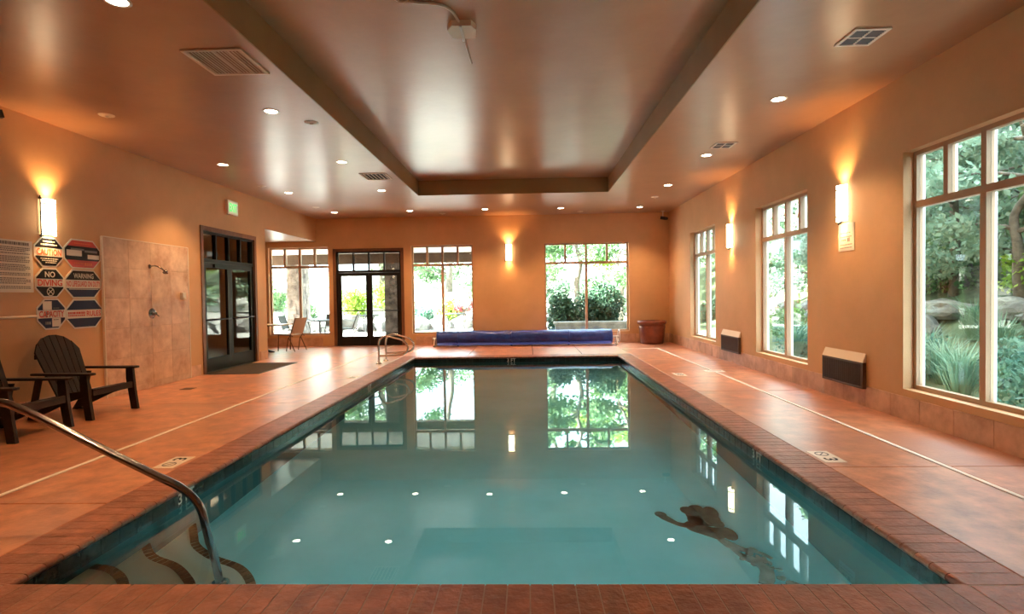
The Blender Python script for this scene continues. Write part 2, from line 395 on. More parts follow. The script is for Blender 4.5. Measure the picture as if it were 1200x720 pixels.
for a, b in zip([cl0, -1.42, 0.12, 1.28], [-1.42, 0.12, 1.28, cr0]): slab(a, b, PY1+CW, YB)
for a, b in zip([cl0, -1.0, 0.6], [-1.0, 0.6, cr0]): slab(a, b, YF, PY0-CW)
for a in ((DL-dh, DL+dh, YF, YB), (DR-dh, DR+dh, YF, DB-dh), (cr0, DR+dh, DB-dh, DB+dh)):
    MB().cbox(a[0]+.003, a[1]-.003, a[2]+.003, a[3]-.003, -.012, .003, .002).build('drain_strip', m_drain, floor)

# ------------------------------------------------------------------ baseboards of single tiles
def baseboard(name, p0, p1, h, out, L0=0.457, skip=()):
    """tiles along the line p0->p1, standing proud towards out"""
    p0, p1 = Vector(p0), Vector(p1); d = (p1-p0); ln = d.length; d.normalize(); out = Vector(out)
    root = struct(empty(name, p0)); me = None
    a = 0.0
    while a < ln-.02:
        b = min(a+L0, ln); mid = p0 + d*((a+b)/2)
        if not any(s0 < (a+b)/2 < s1 for s0, s1 in skip):
            w = (b-a)/2-.0035
            if b-a > L0-.001:
                if me is None:
                    mb_ = MB(); c0 = -d*w; c1 = d*w
                    mb_.add([c0, c1, c1+out*.012, c0+out*.012] + [q+Vector((0,0,h-.005)) for q in (c0, c1, c1+out*.012, c0+out*.012)] +
                            [q+Vector((0,0,h)) for q in (c0+d*.004, c1-d*.004, c1-d*.004+out*.008, c0+d*.004+out*.008)],
                            [(0,3,2,1),(8,9,10,11)] + [(i,(i+1)%4,(i+1)%4+4,i+4) for i in range(4)] + [(i+4,(i+1)%4+4,(i+1)%4+8,i+8) for i in range(4)])
                    me = mb_.mesh('base_tile')
                o = mobj('base_tile', me, m_basetile, root)
            else:
                c0 = -d*w; c1 = d*w
                o = MB().add([c0, c1, c1+out*.012, c0+out*.012] + [q+Vector((0,0,h)) for q in (c0, c1, c1+out*.012, c0+out*.012)],
                             [(0,3,2,1),(4,5,6,7)] + [(i,(i+1)%4,(i+1)%4+4,i+4) for i in range(4)]).build('base_tile', m_basetile, root)
            o.location = mid-p0
        a = b
    return root
baseboard('baseboard_right', (WR, YB, 0), (WR, YF, 0), 0.25, (-1, 0, 0))
baseboard('baseboard_back', (AX0, YB, 0), (WR-.013, YB, 0), 0.25, (0, -1, 0), skip=((BD[0]-AX0-.2, BD[1]-AX0+.2),))
baseboard('baseboard_left', (WL, YF, 0), (WL, 7.74, 0), 0.20, (1, 0, 0))
r_ = baseboard('baseboard_left_corner', (WL, 12.36, 0), (WL, AY0, 0), 0.20, (1, 0, 0))
r_ = baseboard('baseboard_left_door', (WL, 9.75, 0), (WL, 10.08, 0), 0.20, (1, 0, 0))

# ------------------------------------------------------------------ windows
def window(n, c, width, rz):
    root = struct(empty('window_%d' % n, c, rz))
    w = width/2; z0, z1 = WZ0, WZ1; t = 2.33; ya, yb = 0.11, 0.18; f = 0.045
    MB().box(-w, -w+f, ya, yb, z0, z1).box(w-f, w, ya, yb, z0, z1).box(-w+f, w-f, ya, yb, z0, z0+f).box(-w+f, w-f, ya, yb, z1-f, z1).build('window_frame', m_winframe, root)
    MB().box(-w+f, w-f, ya-.012, yb, t-.035, t+.035).build('transom_bar', m_winframe, root)
    MB().box(-.035, .035, ya-.008, yb, z0+f, t-.035).build('mullion', m_winframe, root)
    xs = [-w/2, 0, w/2]
    for x in xs: MB().box(x-.03, x+.03, ya-.004, yb, t+.035, z1-f).build('mullion', m_winframe, root)
    l = .022  # outer edges coloured white as if lit by daylight
    MB().box(-w, -w+l, yb, .22, z0, z1).box(w-l, w, yb, .22, z0, z1).box(-w+l, w-l, yb, .22, z0, z0+l).box(-w+l, w-l, yb, .22, z1-l, z1).build('daylit_liner', m_daylit, root)
    mbv = MB().box(-.028, .028, yb, .21, z0+l, t-.03).box(-w+l, w-l, yb, .21, t-.03, t+.03)
    for x in xs: mbv.box(x-.024, x+.024, yb, .21, t+.03, z1-l)
    mbv.build('daylit_sash', m_daylit, root)
    e_ = [-w+f, -w/2-.03, -w/2+.03, -.03, .03, w/2-.03, w/2+.03, w-f]
    for i in range(4): MB().box(e_[2*i], e_[2*i+1], .143, .149, t+.035, z1-f).build('pane', m_glass, root)
    for a, b in ((-w+f, -.035), (.035, w-f)): MB().box(a, b, .143, .149, z0+f, t-.035).build('pane', m_glass, root)
    return root
k = 1
for a, b in BW: window(k, ((a+b)/2, YB, 0), b-a, 0); k += 1
for a, b in RW: window(k, (WR, (a+b)/2, 0), b-a, -PI/2); k += 1

# ------------------------------------------------------------------ glazed double doors
def door(n, c, width, h, rz):
    root = struct(empty('door_%d' % n, c, rz)); w = width/2
    cw = .085
    MB().box(-w, -w+cw, -.018, .16, 0, h).box(w-cw, w, -.018, .16, 0, h).box(-w+cw, w-cw, -.018, .16, h-cw, h).build('casing', m_casing, root)
    i = w-cw; t = 2.14; f = .045; H_ = h-cw
    MB().box(-i, -i+f, .02, .12, 0, H_).box(i-f, i, .02, .12, 0, H_).box(-i+f, i-f, .02, .12, H_-f, H_).box(-i+f, i-f, .02, .12, t, t+.07).build('frame', m_bronze, root)
    xs = np.linspace(-i+f, i-f, 5)
    for x in xs[1:-1]: MB().box(x-.022, x+.022, .03, .11, t+.07, H_-f).build('transom_mullion', m_bronze, root)
    for q in range(4): MB().box(xs[q]+(.022 if q else 0), xs[q+1]-(.022 if q < 3 else 0), .066, .072, t+.07, H_-f).build('pane', m_doorglass, root)
    for s_ in (-1, 1):
        x0, x1 = (-i+f+.004, -.003) if s_ < 0 else (.003, i-f-.004)
        st = .085
        lf = MB().box(x0, x0+st, .03, .085, .012, t-.004).box(x1-st, x1, .03, .085, .012, t-.004).box(x0+st, x1-st, .03, .085, .012, .27).box(x0+st, x1-st, .03, .085, t-.10, t-.004).build('door_leaf', m_bronze, root)
        MB().box(x0+st, x1-st, .054, .060, .27, t-.10).build('pane', m_doorglass, lf)
        mb = MB().tube([(x0+.05, .028, 1.02), (x0+.05, -.02, 1.02), (x1-.05, -.02, 1.02), (x1-.05, .028, 1.02)], .016, 8); mb.build('push_bar', m_bronze, lf)
    MB().box(-.30 if n == 1 else -.60, .0 if n == 1 else -.28, -.012, .03, t-.085, t-.025).build('door_closer', m_bronze, root)
    MB().box(-i, i, -.02, .14, 0.0, .012).build('threshold', m_bronze, root)
    return root
door(1, ((BD[0]+BD[1])/2, YB, 0), BD[1]-BD[0], BD[2], 0)
door(2, (WL, (LD[0]+LD[1])/2, 0), LD[1]-LD[0], LD[2], PI/2)

# ------------------------------------------------------------------ pool
pool = empty('swimming_pool', ((PX0+PX1)/2, (PY0+PY1)/2, 0), 0, 'rectangular indoor swimming pool with brick coping and teal walls', 'pool')
def pl(o):
    o.parent = pool; o.matrix_parent_inverse = Matrix.Translation(pool.location).inverted(); return o
pl(MB().box(PX0-.2, PX1+.2, PY0-.2, PY1+.2, POOLZ-.15, POOLZ).build('pool_floor', m_plaster))
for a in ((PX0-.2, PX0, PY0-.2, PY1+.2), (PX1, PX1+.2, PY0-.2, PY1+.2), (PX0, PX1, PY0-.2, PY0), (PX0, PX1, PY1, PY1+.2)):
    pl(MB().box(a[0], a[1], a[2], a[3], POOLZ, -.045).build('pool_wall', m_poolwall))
# coping: bullnosed stamped bricks, shared mesh; local: long along +x away from the pool, width along y
BWD = 0.1105
def coping_mesh(w, L):
    g = .0035; ov = .025; t = .045; r = .022
    prof = [(L, -t), (L, 0), (.0-ov+r, 0)] + [(-ov+r-r*math.sin(a), -r+r*math.cos(a)) for a in (PI*.17, PI*.33, PI*.5, PI*.67, PI*.83)] + [(-ov+r, -2*r), (-ov+r, -t)]
    prof = [(L, -t), (L, -.003), (L-.003, 0), (-ov+r, 0)] + prof[3:]
    return MB().prism(prof, 'y', -w/2+g, w/2-g).mesh('coping_brick')
def coping_row(n, start, step, rz, me):
    for i in range(n):
        o = mobj('coping_brick', me, m_coping); o.location = Vector(start) + Vector(step)*i; o.rotation_euler = (0, 0, rz); pl(o)
nx = 43; wx = (PX1-PX0)/nx; ny = 90; wy = (PY1-PY0)/ny
mx_ = coping_mesh(wx, CW); my_ = coping_mesh(wy, CW)
coping_row(nx, (PX0+wx/2, PY0, 0), (wx, 0, 0), -PI/2, mx_)
coping_row(nx, (PX0+wx/2, PY1, 0), (wx, 0, 0), PI/2, mx_)
coping_row(ny, (PX1, PY0+wy/2, 0), (0, wy, 0), 0, my_)
coping_row(ny, (PX0, PY0+wy/2, 0), (0, wy, 0), PI, my_)
# corner blocks of the coping and extra bricks in the near row beyond the corners
corner = MB().cbox(-CW/2+.003, CW/2-.003, -CW/2+.003, CW/2-.003, -.045, 0, .004).mesh('coping_corner')
for x in (PX0-CW/2, PX1+CW/2):
    for y in (PY0-CW/2, PY1+CW/2): pl(mobj('coping_corner', corner, m_coping, None, (x, y, 0)))
pl(MB().box(PX0-CW, PX1+CW, PY0-CW, PY0+.0, -.06, -.002).box(PX0-CW, PX1+CW, PY1, PY1+CW, -.06, -.002).box(PX0-CW, PX0, PY0, PY1, -.06, -.002).box(PX1, PX1+CW, PY0, PY1, -.06, -.002).build('coping_bed', m_mortar))
# waterline tiles, 6 inch squares
TS = 0.1525
tile_me = MB().add(*(lambda m: (m.v, m.f))(MB().cbox(-TS/2+.002, TS/2-.002, -TS/2+.002, TS/2-.002, 0, .008, .003))).mesh('waterline_tile')
def tile_row(n, start, step, M3):
    for i in range(n):
        o = mobj('waterline_tile', tile_me, m_wtile); o.matrix_world = Matrix.Translation(Vector(start)+Vector(step)*i) @ M3; pl(o)
zt = -.045-TS/2
tile_row(65, (PX0, PY0+TS/2+.01, zt), (0, TS, 0), Matrix.Rotation(PI/2, 4, 'Y'))
tile_row(65, (PX1, PY0+TS/2+.01, zt), (0, TS, 0), Matrix.Rotation(-PI/2, 4, 'Y'))
tile_row(31, (PX0+TS/2+.008, PY1, zt), (TS, 0, 0), Matrix.Rotation(PI/2, 4, 'X'))
# corner steps with curved nosings edged in brown tile
steps = [(-.29, [(-2.65, 3.22), (-2.52, 3.19), (-2.38, 3.10), (-2.27, 2.98), (-2.21, 2.82), (-2.19, 2.64)]),
         (-.53, [(-2.65, 3.69), (-2.49, 3.53), (-2.27, 3.42), (-2.10, 3.28), (-2.00, 3.16), (-1.92, 2.95), (-1.89, 2.64)]),
         (-.77, [(-2.65, 4.22), (-2.50, 4.00), (-2.40, 3.87), (-2.19, 3.72), (-1.94, 3.60), (-1.74, 3.37), (-1.62, 3.05), (-1.58, 2.64)])]
for z, c in steps:
    pts = curve_pts([(x, y, 0) for x, y in c], 5)
    st = pl(MB().prism([(p.x, p.y) for p in pts] + [(PX0, PY0)], 'z', POOLZ, z).build('step', m_step)); st
    ln = [0]
    for a, b in zip(pts[:-1], pts[1:]): ln.append(ln[-1]+(b-a).length)
    def at(s):
        for i in range(len(pts)-1):
            if ln[i+1] >= s: return pts[i].lerp(pts[i+1], (s-ln[i])/max(ln[i+1]-ln[i], 1e-6))
        return pts[-1]
    n = int(ln[-1]/.052)
    for i in range(n):
        a, b = at(ln[-1]*(i+.07)/n), at(ln[-1]*(i+.93)/n); d = (b-a).normalized(); nn = Vector((d.y, -d.x, 0))
        if nn.dot(Vector((PX0, PY0, 0))-a) < 0: nn = -nn
        a, b = a - nn*.004, b - nn*.004
        q = [a, b, b+nn*.055, a+nn*.055]
        t_ = MB().add([p+Vector((0, 0, z-.04)) for p in q]+[p+Vector((0, 0, z+.006)) for p in q], [(0,3,2,1),(4,5,6,7)]+[(j,(j+1)%4,(j+1)%4+4,j+4) for j in range(4)]).build('step_edge_tile', m_steptile)
        t_.parent = st
# mosaic figure set into the pool floor
def blob(cx, cy_, pts): return [(cx+x, cy_+y) for x, y in pts]
mos = MB(); zb, zt_ = POOLZ, POOLZ+.006
def ell(cx, cy_, a, b, th, n=14):
    return [(cx+a*math.cos(2*PI*i/n)*math.cos(th)-b*math.sin(2*PI*i/n)*math.sin(th), cy_+a*math.cos(2*PI*i/n)*math.sin(th)+b*math.sin(2*PI*i/n)*math.cos(th)) for i in range(n)]
def ribbon(pp, ww):
    pts = curve_pts([(x, y, 0) for x, y in pp], 4); L_, R_ = [], []
    for i, p in enumerate(pts):
        d = (pts[min(i+1, len(pts)-1)]-pts[max(i-1, 0)]).normalized(); t = i/(len(pts)-1)*(len(ww)-1); j = min(int(t), len(ww)-2); w = ww[j]+(ww[j+1]-ww[j])*(t-j)
        L_.append((p.x-d.y*w, p.y+d.x*w)); R_.append((p.x+d.y*w, p.y-d.x*w))
    return L_+R_[::-1]
def mosaic(name, polys, mat):
    m_ = MB()
    for k_, pp in enumerate(polys): m_.prism(pp, 'z', zb, zt_+.0012*(k_ % 4))
    return pl(m_.build(name, mat))
mo = mosaic('mosaic_hair', (ell(1.44, 4.56, .125, .17, .3, 20), ell(1.37, 4.66, .07, .10, .6), ell(1.52, 4.62, .07, .12, -.2), ell(1.50, 4.46, .06, .10, .4), ell(1.36, 4.50, .06, .10, 0), ell(1.43, 4.72, .06, .06, 0)), m_mosaic)
mo['label'] = 'dark hair of the swimming mosaic figure'
mosaic('mosaic_arm', (ribbon([(1.10, 4.60), (1.13, 4.55), (1.19, 4.46), (1.25, 4.42), (1.32, 4.42)], [.03, .038, .026, .036, .05]), ell(1.105, 4.615, .045, .055, .6)), m_mosaic)
mosaic('mosaic_torso', (ribbon([(1.26, 4.46), (1.33, 4.38), (1.42, 4.30), (1.49, 4.20)], [.04, .075, .075, .05]),), m_mosaic)
mosaic('mosaic_arm', (ribbon([(1.42, 4.34), (1.48, 4.33), (1.54, 4.30)], [.04, .04, .05]), ell(1.545, 4.27, .062, .105, .1)), m_mosaic)
tl = [ribbon([(1.46, 4.19), (1.50, 4.10), (1.57, 4.03), (1.64, 3.99)], [.03, .045, .03, .012]), ribbon([(1.50, 4.10), (1.51, 4.0), (1.55, 3.90), (1.58, 3.84)], [.03, .022, .026, .012]),
      ribbon([(1.60, 4.02), (1.68, 3.97), (1.72, 3.90)], [.022, .016, .012]), ribbon([(1.60, 3.86), (1.62, 3.76), (1.58, 3.66), (1.54, 3.60)], [.03, .045, .05, .04])]
rm = random.Random(8)
for i in range(26):
    t = rm.random(); tl.append(ell(1.56+.16*t+rm.uniform(-.07, .07), 4.02-.38*t+rm.uniform(-.09, .09), rm.uniform(.012, .032), rm.uniform(.016, .045), rm.uniform(0, 3), 8))
mosaic('mosaic_tail', tl, m_mosaicpale)
# water body surface
wm = bpy.data.meshes.new('pool_water')
wm.from_pydata([(PX0, PY0, WATER), (PX1, PY0, WATER), (PX1, PY1, WATER), (PX0, PY1, WATER)], [], [(0, 1, 2, 3)])
wo = mobj('pool_water', wm, m_water); wo['kind'] = 'stuff'; tag(wo, 'still clear blue-green pool water mirroring the windows', 'water')

# unseen fill lamps added in the near end wall to brighten the water
for i, x in enumerate((-.95, .30, 1.50)):
    r = empty('pool_fill', (x, PY0, -.48), 0, '%s round added fill lamp in the near pool wall, hidden below the coping' % ('left', 'middle', 'right')[i], 'fill light', 'added fill lamps in the near pool wall')
    MB().lathe([(.11, 0), (.145, 0), (.15, .012), (.12, .022), (.11, .018)], 24).build('fill_ring', m_dimsteel, r, (0, 0, 0), (-PI/2, 0, 0))
    MB().lathe([(0, .03), (.06, .027), (.11, .012)], 20).build('lens', m_poolfill, r, (0, 0, 0), (-PI/2, 0, 0))
    ld = bpy.data.lights.new('bulb', 'SPOT'); ld.energy = POOL_FILL_W; ld.color = (.78, 1.0, .92); ld.spot_size = math.radians(165); ld.spot_blend = .6; ld.shadow_soft_size = .08
    lo = link(bpy.data.objects.new('bulb', ld)); lo.parent = r; lo.location = (0, .06, 0); lo.rotation_euler = (PI/2+.12, 0, 0)

# depth markers
def ring(mb, cx, cy_, r0, r1, z0, z1, n=18):
    for i in range(n):
        a, b = 2*PI*i/n, 2*PI*(i+1)/n
        P = [(cx+r*math.cos(t), cy_+r*math.sin(t)) for r, t in ((r0, a), (r1, a), (r1, b), (r0, b))]
        mb.add([(x, y, z0) for x, y in P]+[(x, y, z1) for x, y in P], [(0,3,2,1),(4,5,6,7)]+[(j,(j+1)%4,(j+1)%4+4,j+4) for j in range(4)])
def deck_marker(x, y, rz, lab):
    r = empty('depth_marker', (x, y, 0), rz, lab, 'depth marker', 'depth markers on the deck')
    MB().cbox(-.16, .16, -.09, .09, 0.0, .004, .003).build('plate', m_drain, r)
    me = text_mesh('3', .075, .11, .02); o = mobj('numeral', me, m_sdark, r, (.08, 0, .0045), (-PI/2, 0, 0)); o.rotation_euler = (-PI/2, 0, 0); o.scale = (1, 1, -1)
    mb = MB(); ring(mb, -.07, 0, .045, .056, .004, .0055); mb.beam((-.105, .03, .0048), (-.035, -.03, .0048), .01, .0015); mb.build('no_diving_symbol', m_sgrey, r)
deck_marker(-3.10, 4.66, PI/2, 'pale depth marker plate on the left deck near the handrail')
deck_marker(2.53, 4.70, -PI/2, 'pale depth marker plate on the right deck nearest the camera')
deck_marker(2.62, 9.50, -PI/2, 'pale depth marker plate on the right deck halfway to the back')
deck_marker(-3.10, 9.60, PI/2, 'pale depth marker plate on the left deck near the side door')
# skimmer style plate beside the drain strip
r = empty('deck_cover_plate', (3.33, 9.85, 0), 0, 'pale rectangular cover plate straddling the right drain strip', 'cover plate')
MB().cbox(-.17, .17, -.11, .11, .001, .006, .003).build('plate', m_drain, r); MB().box(-.13, .13, -.012, .012, .006, .008).build('slot', m_grille, r)
r = empty('deck_cover_plate', (-5.42, 8.53, 0), 0, 'small dark floor drain plate in front of the shower tiles', 'cover plate')
MB().cbox(-.09, .09, -.09, .09, 0, .004, .003).build('plate', m_grille, r)
def wall_mark(loc, M3, lab):
    r = empty('waterline_depth_mark', loc, 0, lab, 'depth mark', 'depth marks on the waterline tile'); r.rotation_euler = (0, 0, M3)
    o = mobj('lettering', text_mesh('3 FT', .20, .085, .02), m_swhite, r, (0, -.010, 0))
wall_mark((PX0, 4.10, -.085), PI/2, 'white depth lettering on the left waterline tile near the handrail')
wall_mark((PX0, 9.0, -.085), PI/2, 'white depth lettering on the left waterline tile far along')
wall_mark((PX1, 5.02, -.085), -PI/2, 'white depth lettering on the right waterline tile')
wall_mark((-.38, PY1, -.085), 0, 'white depth lettering in the middle of the far waterline tile')

# ------------------------------------------------------------------ pool handrail and grab rails
r = empty('pool_handrail', (-3.62, 3.36, 0), 0, 'curved stainless handrail from left deck down into the pool steps', 'handrail')
path = curve_pts([(0, 0, 0), (0.0, 0, .35), (.02, 0, .66), (.12, 0, .78), (.28, 0, .785), (.40, 0, .745), (.62, 0, .64), (.93, 0, .48), (1.25, 0, .32), (1.42, 0, .235), (1.53, 0, .13), (1.575, 0, -.02), (1.60, .02, -.25), (1.63, .04, -.765)], 6)
MB().tube(path, .0245, 14).build('rail', m_dimsteel, r)
esc = MB().lathe([(0, .03), (.045, .028), (.06, .012), (.062, 0)], 18).mesh('escutcheon'); esc.materials.append(m_brightsteel)
mobj('escutcheon', esc, m_dimsteel, r, (0, 0, 0)); mobj('escutcheon', esc, m_dimsteel, r, (1.63, .04, -.77))
def grab(x, y, lab):
    r = empty('grab_rail', (x, y, 0), 0, lab, 'grab rail', 'pair of looped grab rails at the far pool corner')
    p = curve_pts([(0, 0, 0), (0, 0, .22), (0, 0, .43), (.05, 0, .54), (.16, 0, .59), (.34, 0, .55), (.50, 0, .50), (.60, 0, .41), (.62, 0, .31), (.56, 0, .22), (.44, 0, .19), (.22, 0, .175), (.0, 0, .17)], 6)
    MB().tube(p, .021, 10).build('rail', m_brightsteel, r); mobj('escutcheon', esc, m_brightsteel, r)
grab(-3.15, 11.45, 'looped steel grab rail at far left pool corner, nearer of two')
grab(-3.15, 12.03, 'looped steel grab rail at far left pool corner, farther of two')

# ------------------------------------------------------------------ lamps
def downlight(x, y, lab, group='recessed ceiling downlights', z=ZC, lit=True):
    r = empty('downlight', (x, y, z), 0, lab, 'ceiling light', group)
    MB().lathe([(.075, .0), (.075, -.006), (.098, -.006), (.10, 0), (.10, .001)], 24).build('trim_ring', m_white, r)
    MB().lathe([(0, -.004), (.04, -.0045), (.075, -.003)], 20).build('lens', m_lens, r)
    ld = bpy.data.lights.new('bulb', 'SPOT'); ld.energy = DOWNLIGHT_W; ld.color = (1.0, 0.58, 0.27); ld.spot_size = math.radians(106); ld.spot_blend = 0.7; ld.shadow_soft_size = .06
    lo = link(bpy.data.objects.new('bulb', ld)); lo.parent = r; lo.location = (0, 0, -.05)
ordn = ['first', 'second', 'third', 'fourth', 'fifth', 'sixth']
for i, y in enumerate((14.69, 11.82, 9.28, 6.70, 4.17)):
    downlight(-3.12, y, 'lit recessed downlight over the left pool edge, %s from the back wall' % ordn[i])
for i, y in enumerate((14.71, 11.86, 9.28)):
    downlight(-5.18, y, 'lit recessed downlight nearest the left wall, %s from the back wall' % ordn[i])
for i, y in enumerate((14.80, 11.87, 9.36, 6.71)):
    downlight(3.06, y, 'lit recessed downlight over the right deck, %s from the back wall' % ordn[i])
for i, x in enumerate((-3.12, 3.06)):
    downlight(x, 1.62, 'recessed downlight above the %s deck, just out of frame by the camera' % ('left', 'right')[i])
downlight(-1.09, 14.66, 'lit recessed downlight in the back row, just left of the wall sconce')
downlight(0.94, 14.72, 'lit recessed downlight in the back row, above the right back window')

def sconce(loc, rz, lab):
    r = empty('wall_sconce', loc, rz, lab, 'wall sconce', 'half-round glass wall sconces')
    MB().box(-.075, .075, -.012, 0, -.23, .23).build('backplate', m_bronze, r)
    MB().lathe([(.085, -.23), (.085, .23)], 16, (0, -.012, 0), a0=PI, a1=2*PI).build('glass_shade', m_shade, r)
    for z in (-.17, .17): MB().lathe([(.088, z-.007), (.091, z-.007), (.091, z+.007), (.088, z+.007)], 16, (0, -.012, 0), a0=PI, a1=2*PI).build('band', m_bronze, r)
    MB().tube([(-.105, -.02, -.26), (-.105, -.02, .27)], .008, 8).build('side_rod', m_bronze, r)
    for z in (.235, -.235): MB().box(-.115, -.07, -.026, -.006, z-.01, z+.01).build('rod_bracket', m_bronze, r)
    for s_ in (1, -1):
        ld = bpy.data.lights.new('bulb', 'SPOT'); ld.energy = SCONCE_W; ld.color = (1.0, .52, .19); ld.spot_size = math.radians(115); ld.spot_blend = .9; ld.shadow_soft_size = .04; ld.energy *= (1.0 if s_ > 0 else .5)
        lo = link(bpy.data.objects.new('bulb', ld)); lo.parent = r; lo.location = (0, -.085, .225*s_)
        lo.rotation_euler = (PI if s_ > 0 else 0, 0, 0)
sconce((WL, 6.87, 2.50), PI/2, 'glowing glass sconce on the left wall above the octagonal signs')
sconce((-.51, YB, 2.65), 0, 'glowing glass sconce on the back wall between the windows')
sconce((WR, 11.04, 2.53), -PI/2, 'glowing glass sconce on the right wall between the two far windows')
sconce((WR, 7.16, 2.53), -PI/2, 'glowing glass sconce on the right wall above the white placard')

# ------------------------------------------------------------------ ceiling fittings
def vent(x, y, w, d, lab, mat_f, nsl, mat_s, axis='y', dark=True):
    r = empty('ceiling_vent', (x, y, ZC), 0, lab, 'air vent', 'ceiling air vents')
    f = .03
    MB().box(-w/2, -w/2+f, -d/2, d/2, -.014, 0).box(w/2-f, w/2, -d/2, d/2, -.014, 0).box(-w/2+f, w/2-f, -d/2, -d/2+f, -.014, 0).box(-w/2+f, w/2-f, d/2-f, d/2, -.014, 0).build('vent_frame', mat_f, r)
    MB().box(-w/2+f, w/2-f, -d/2+f, d/2-f, -.002, 0).build('backing', m_dark if dark else m_ceil, r)
    n = nsl; a0, a1 = (-w/2+f, w/2-f) if axis == 'y' else (-d/2+f, d/2-f)
    st = (a1-a0)/n
    if axis == 'y': me = MB().beam((0, -d/2+f, -.007), (0, d/2-f, -.007), st*.66, .003, (.5, 0, 1)).mesh('slat')
    else: me = MB().beam((-w/2+f, 0, -.007), (w/2-f, 0, -.007), st*.55, .003, (0, .5, 1)).mesh('slat')
    for i in range(n):
        c = a0+st*(i+.5); mobj('slat', me, mat_s, r, (c, 0, 0) if axis == 'y' else (0, c, 0))
    return r
r = vent(-2.885, 5.29, .57, .57, 'large pale square return air grille over the left deck', m_cream, 16, m_cream, dark=False)
for x in (-.14, 0, .14): MB().box(x-.008, x+.008, -.255, .255, -.013, -.009).build('bar', m_cream, r)
vent(-2.85, 10.43, .50, .56, 'small louvred ceiling vent beside the far left tray edge', m_cream, 6, m_cream)
for x, y, lab in ((3.09, 5.12, 'four-panel dark ceiling vent over the right deck nearest the camera'), (3.12, 8.73, 'four-panel ceiling vent over the right deck near the far downlights')):
    r = vent(x, y, .32, .34, lab, m_cream, 10, m_grille, 'x')
    MB().box(-.008, .008, -.14, .14, -.014, -.004).build('bar', m_cream, r); MB().box(-.13, .13, -.008, .008, -.0135, -.004).build('bar', m_cream, r)
def plate(x, y, lab):
    r = empty('sprinkler_plate', (x, y, ZC), 0, lab, 'sprinkler', 'round plates on the ceiling')
    MB().lathe([(0, -.012), (.06, -.012), (.085, -.006), (.09, 0)], 20).build('cover', m_cream, r)
    MB().lathe([(0, -.03), (.02, -.028), (.025, -.012)], 12).build('nozzle', m_cream, r)
for x, y, lab in ((-5.19, 6.70, 'unlit round ceiling plate over the lounge chairs'), (3.11, 13.3, 'round ceiling plate in the far right corner'), (1.53, 15.4, 'round ceiling plate by the back wall, right of the tray'),
                  (-2.33, 15.3, 'round ceiling plate by the back wall, left of the sconce'), (-5.34, 13.82, 'round ceiling plate in the far left corner'), (-2.80, 7.16, 'round ceiling plate against the left tray edge'), (-5.40, 11.1, 'round ceiling plate above the exit sign')): plate(x, y, lab)
r = empty('ceiling_junction_box', (-.60, 5.44, TZ), 0, 'pale junction box with surface conduit on the tray ceiling', 'junction box')
MB().prism([(-.14, -.06), (-.09, -.15), (.10, -.15), (.14, -.06), (.12, .12), (-.11, .12)], 'z', -.055, 0).build('box_body', m_cream, r)
MB().box(-.012, .012, -.17, .14, -.075, -.055).build('clip', m_white, r)
MB().tube(curve_pts([(0, .14, -.015), (0, .40, -.015), (.01, .8, -.015)], 4), .012, 8).build('conduit', m_ceil, r)
MB().tube(curve_pts([(-.02, -.15, -.012), (-.06, -.34, -.012), (-.16, -.46, -.012), (-.40, -.52, -.012), (-.55, -.70, -.012), (-.57, -2.2, -.012)], 5), .013, 8).build('conduit', m_cream, r)
def cctv(x, y, lab, rz):
    r = empty('security_camera', (x, y, ZC), rz, lab, 'camera')
    MB().lathe([(.0, 0), (.045, 0), (.045, -.02), (.015, -.03), (.012, -.16), (0, -.16)], 14).build('mount', m_white if x > 0 else m_black, r)
    MB().beam((0, .06, -.19), (0, -.12, -.235), .075, .085).build('camera_body', m_black, r)
    MB().lathe([(.0, 0), (.03, 0), (.034, .02)], 14).build('lens_hood', m_black, r, (0, -.135, -.238), (PI/2, 0, 0))
cctv(3.86, 15.55, 'small security camera under the ceiling in the far right corner', .6)
cctv(-5.90, 5.98, 'dark security camera under the ceiling at the left frame edge', -.5)

# ------------------------------------------------------------------ signs on the left wall
r = empty('exit_sign', (WL, 11.27, 3.32), PI/2, 'green lit exit sign above the left door', 'exit sign')
MB().box(-.20, .20, -.05, 0, -.15, .15).build('housing', m_cream, r); MB().box(-.18, .18, -.054, -.05, -.13, .13).build('face', m_exitface, r)
mobj('lettering', text_mesh('EXIT', .29, .17, .02), m_exitgreen, r, (0, -.057, 0))

def octo(w, h, c): return [(-w+c, -h), (w-c, -h), (w, -h+c), (w, h-c), (w-c, h), (-w+c, h), (-w, h-c), (-w, -h+c)]
def clip_oct(w, h, c, z0, z1):
    """octagon slice between heights z0 and z1"""
    def hw(z): return w - max(0, abs(z)-(h-c))
    zs = sorted({z0, z1} | {z for z in (-(h-c), h-c) if z0 < z < z1})
    return [(-hw(z), z) for z in zs] + [(hw(z), z) for z in reversed(zs)]
def octsign(y, z, w, h, c, lab, bands, texts, extra=None):
    r = empty('octagonal_sign', (WL, y, z), PI/2, lab, 'sign', 'octagonal pool safety signs')
    MB().prism(octo(w, h, c), 'y', -.008, 0).build('panel', m_swhite, r)
    b = .018; w2, h2, c2 = w-b, h-b, c-b*.45
    for z0, z1, m in bands: MB().prism(clip_oct(w2, h2, c2, z0, z1), 'y', -.0105, -.008).build('colour_band', m, r)
    for s_, x_, z_, tw, th, m in texts: mobj('lettering', text_mesh(s_, tw, th, .02), m, r, (x_, -.0125, z_))
    if extra: extra(r)
    return r
h_, c_ = .192, .12
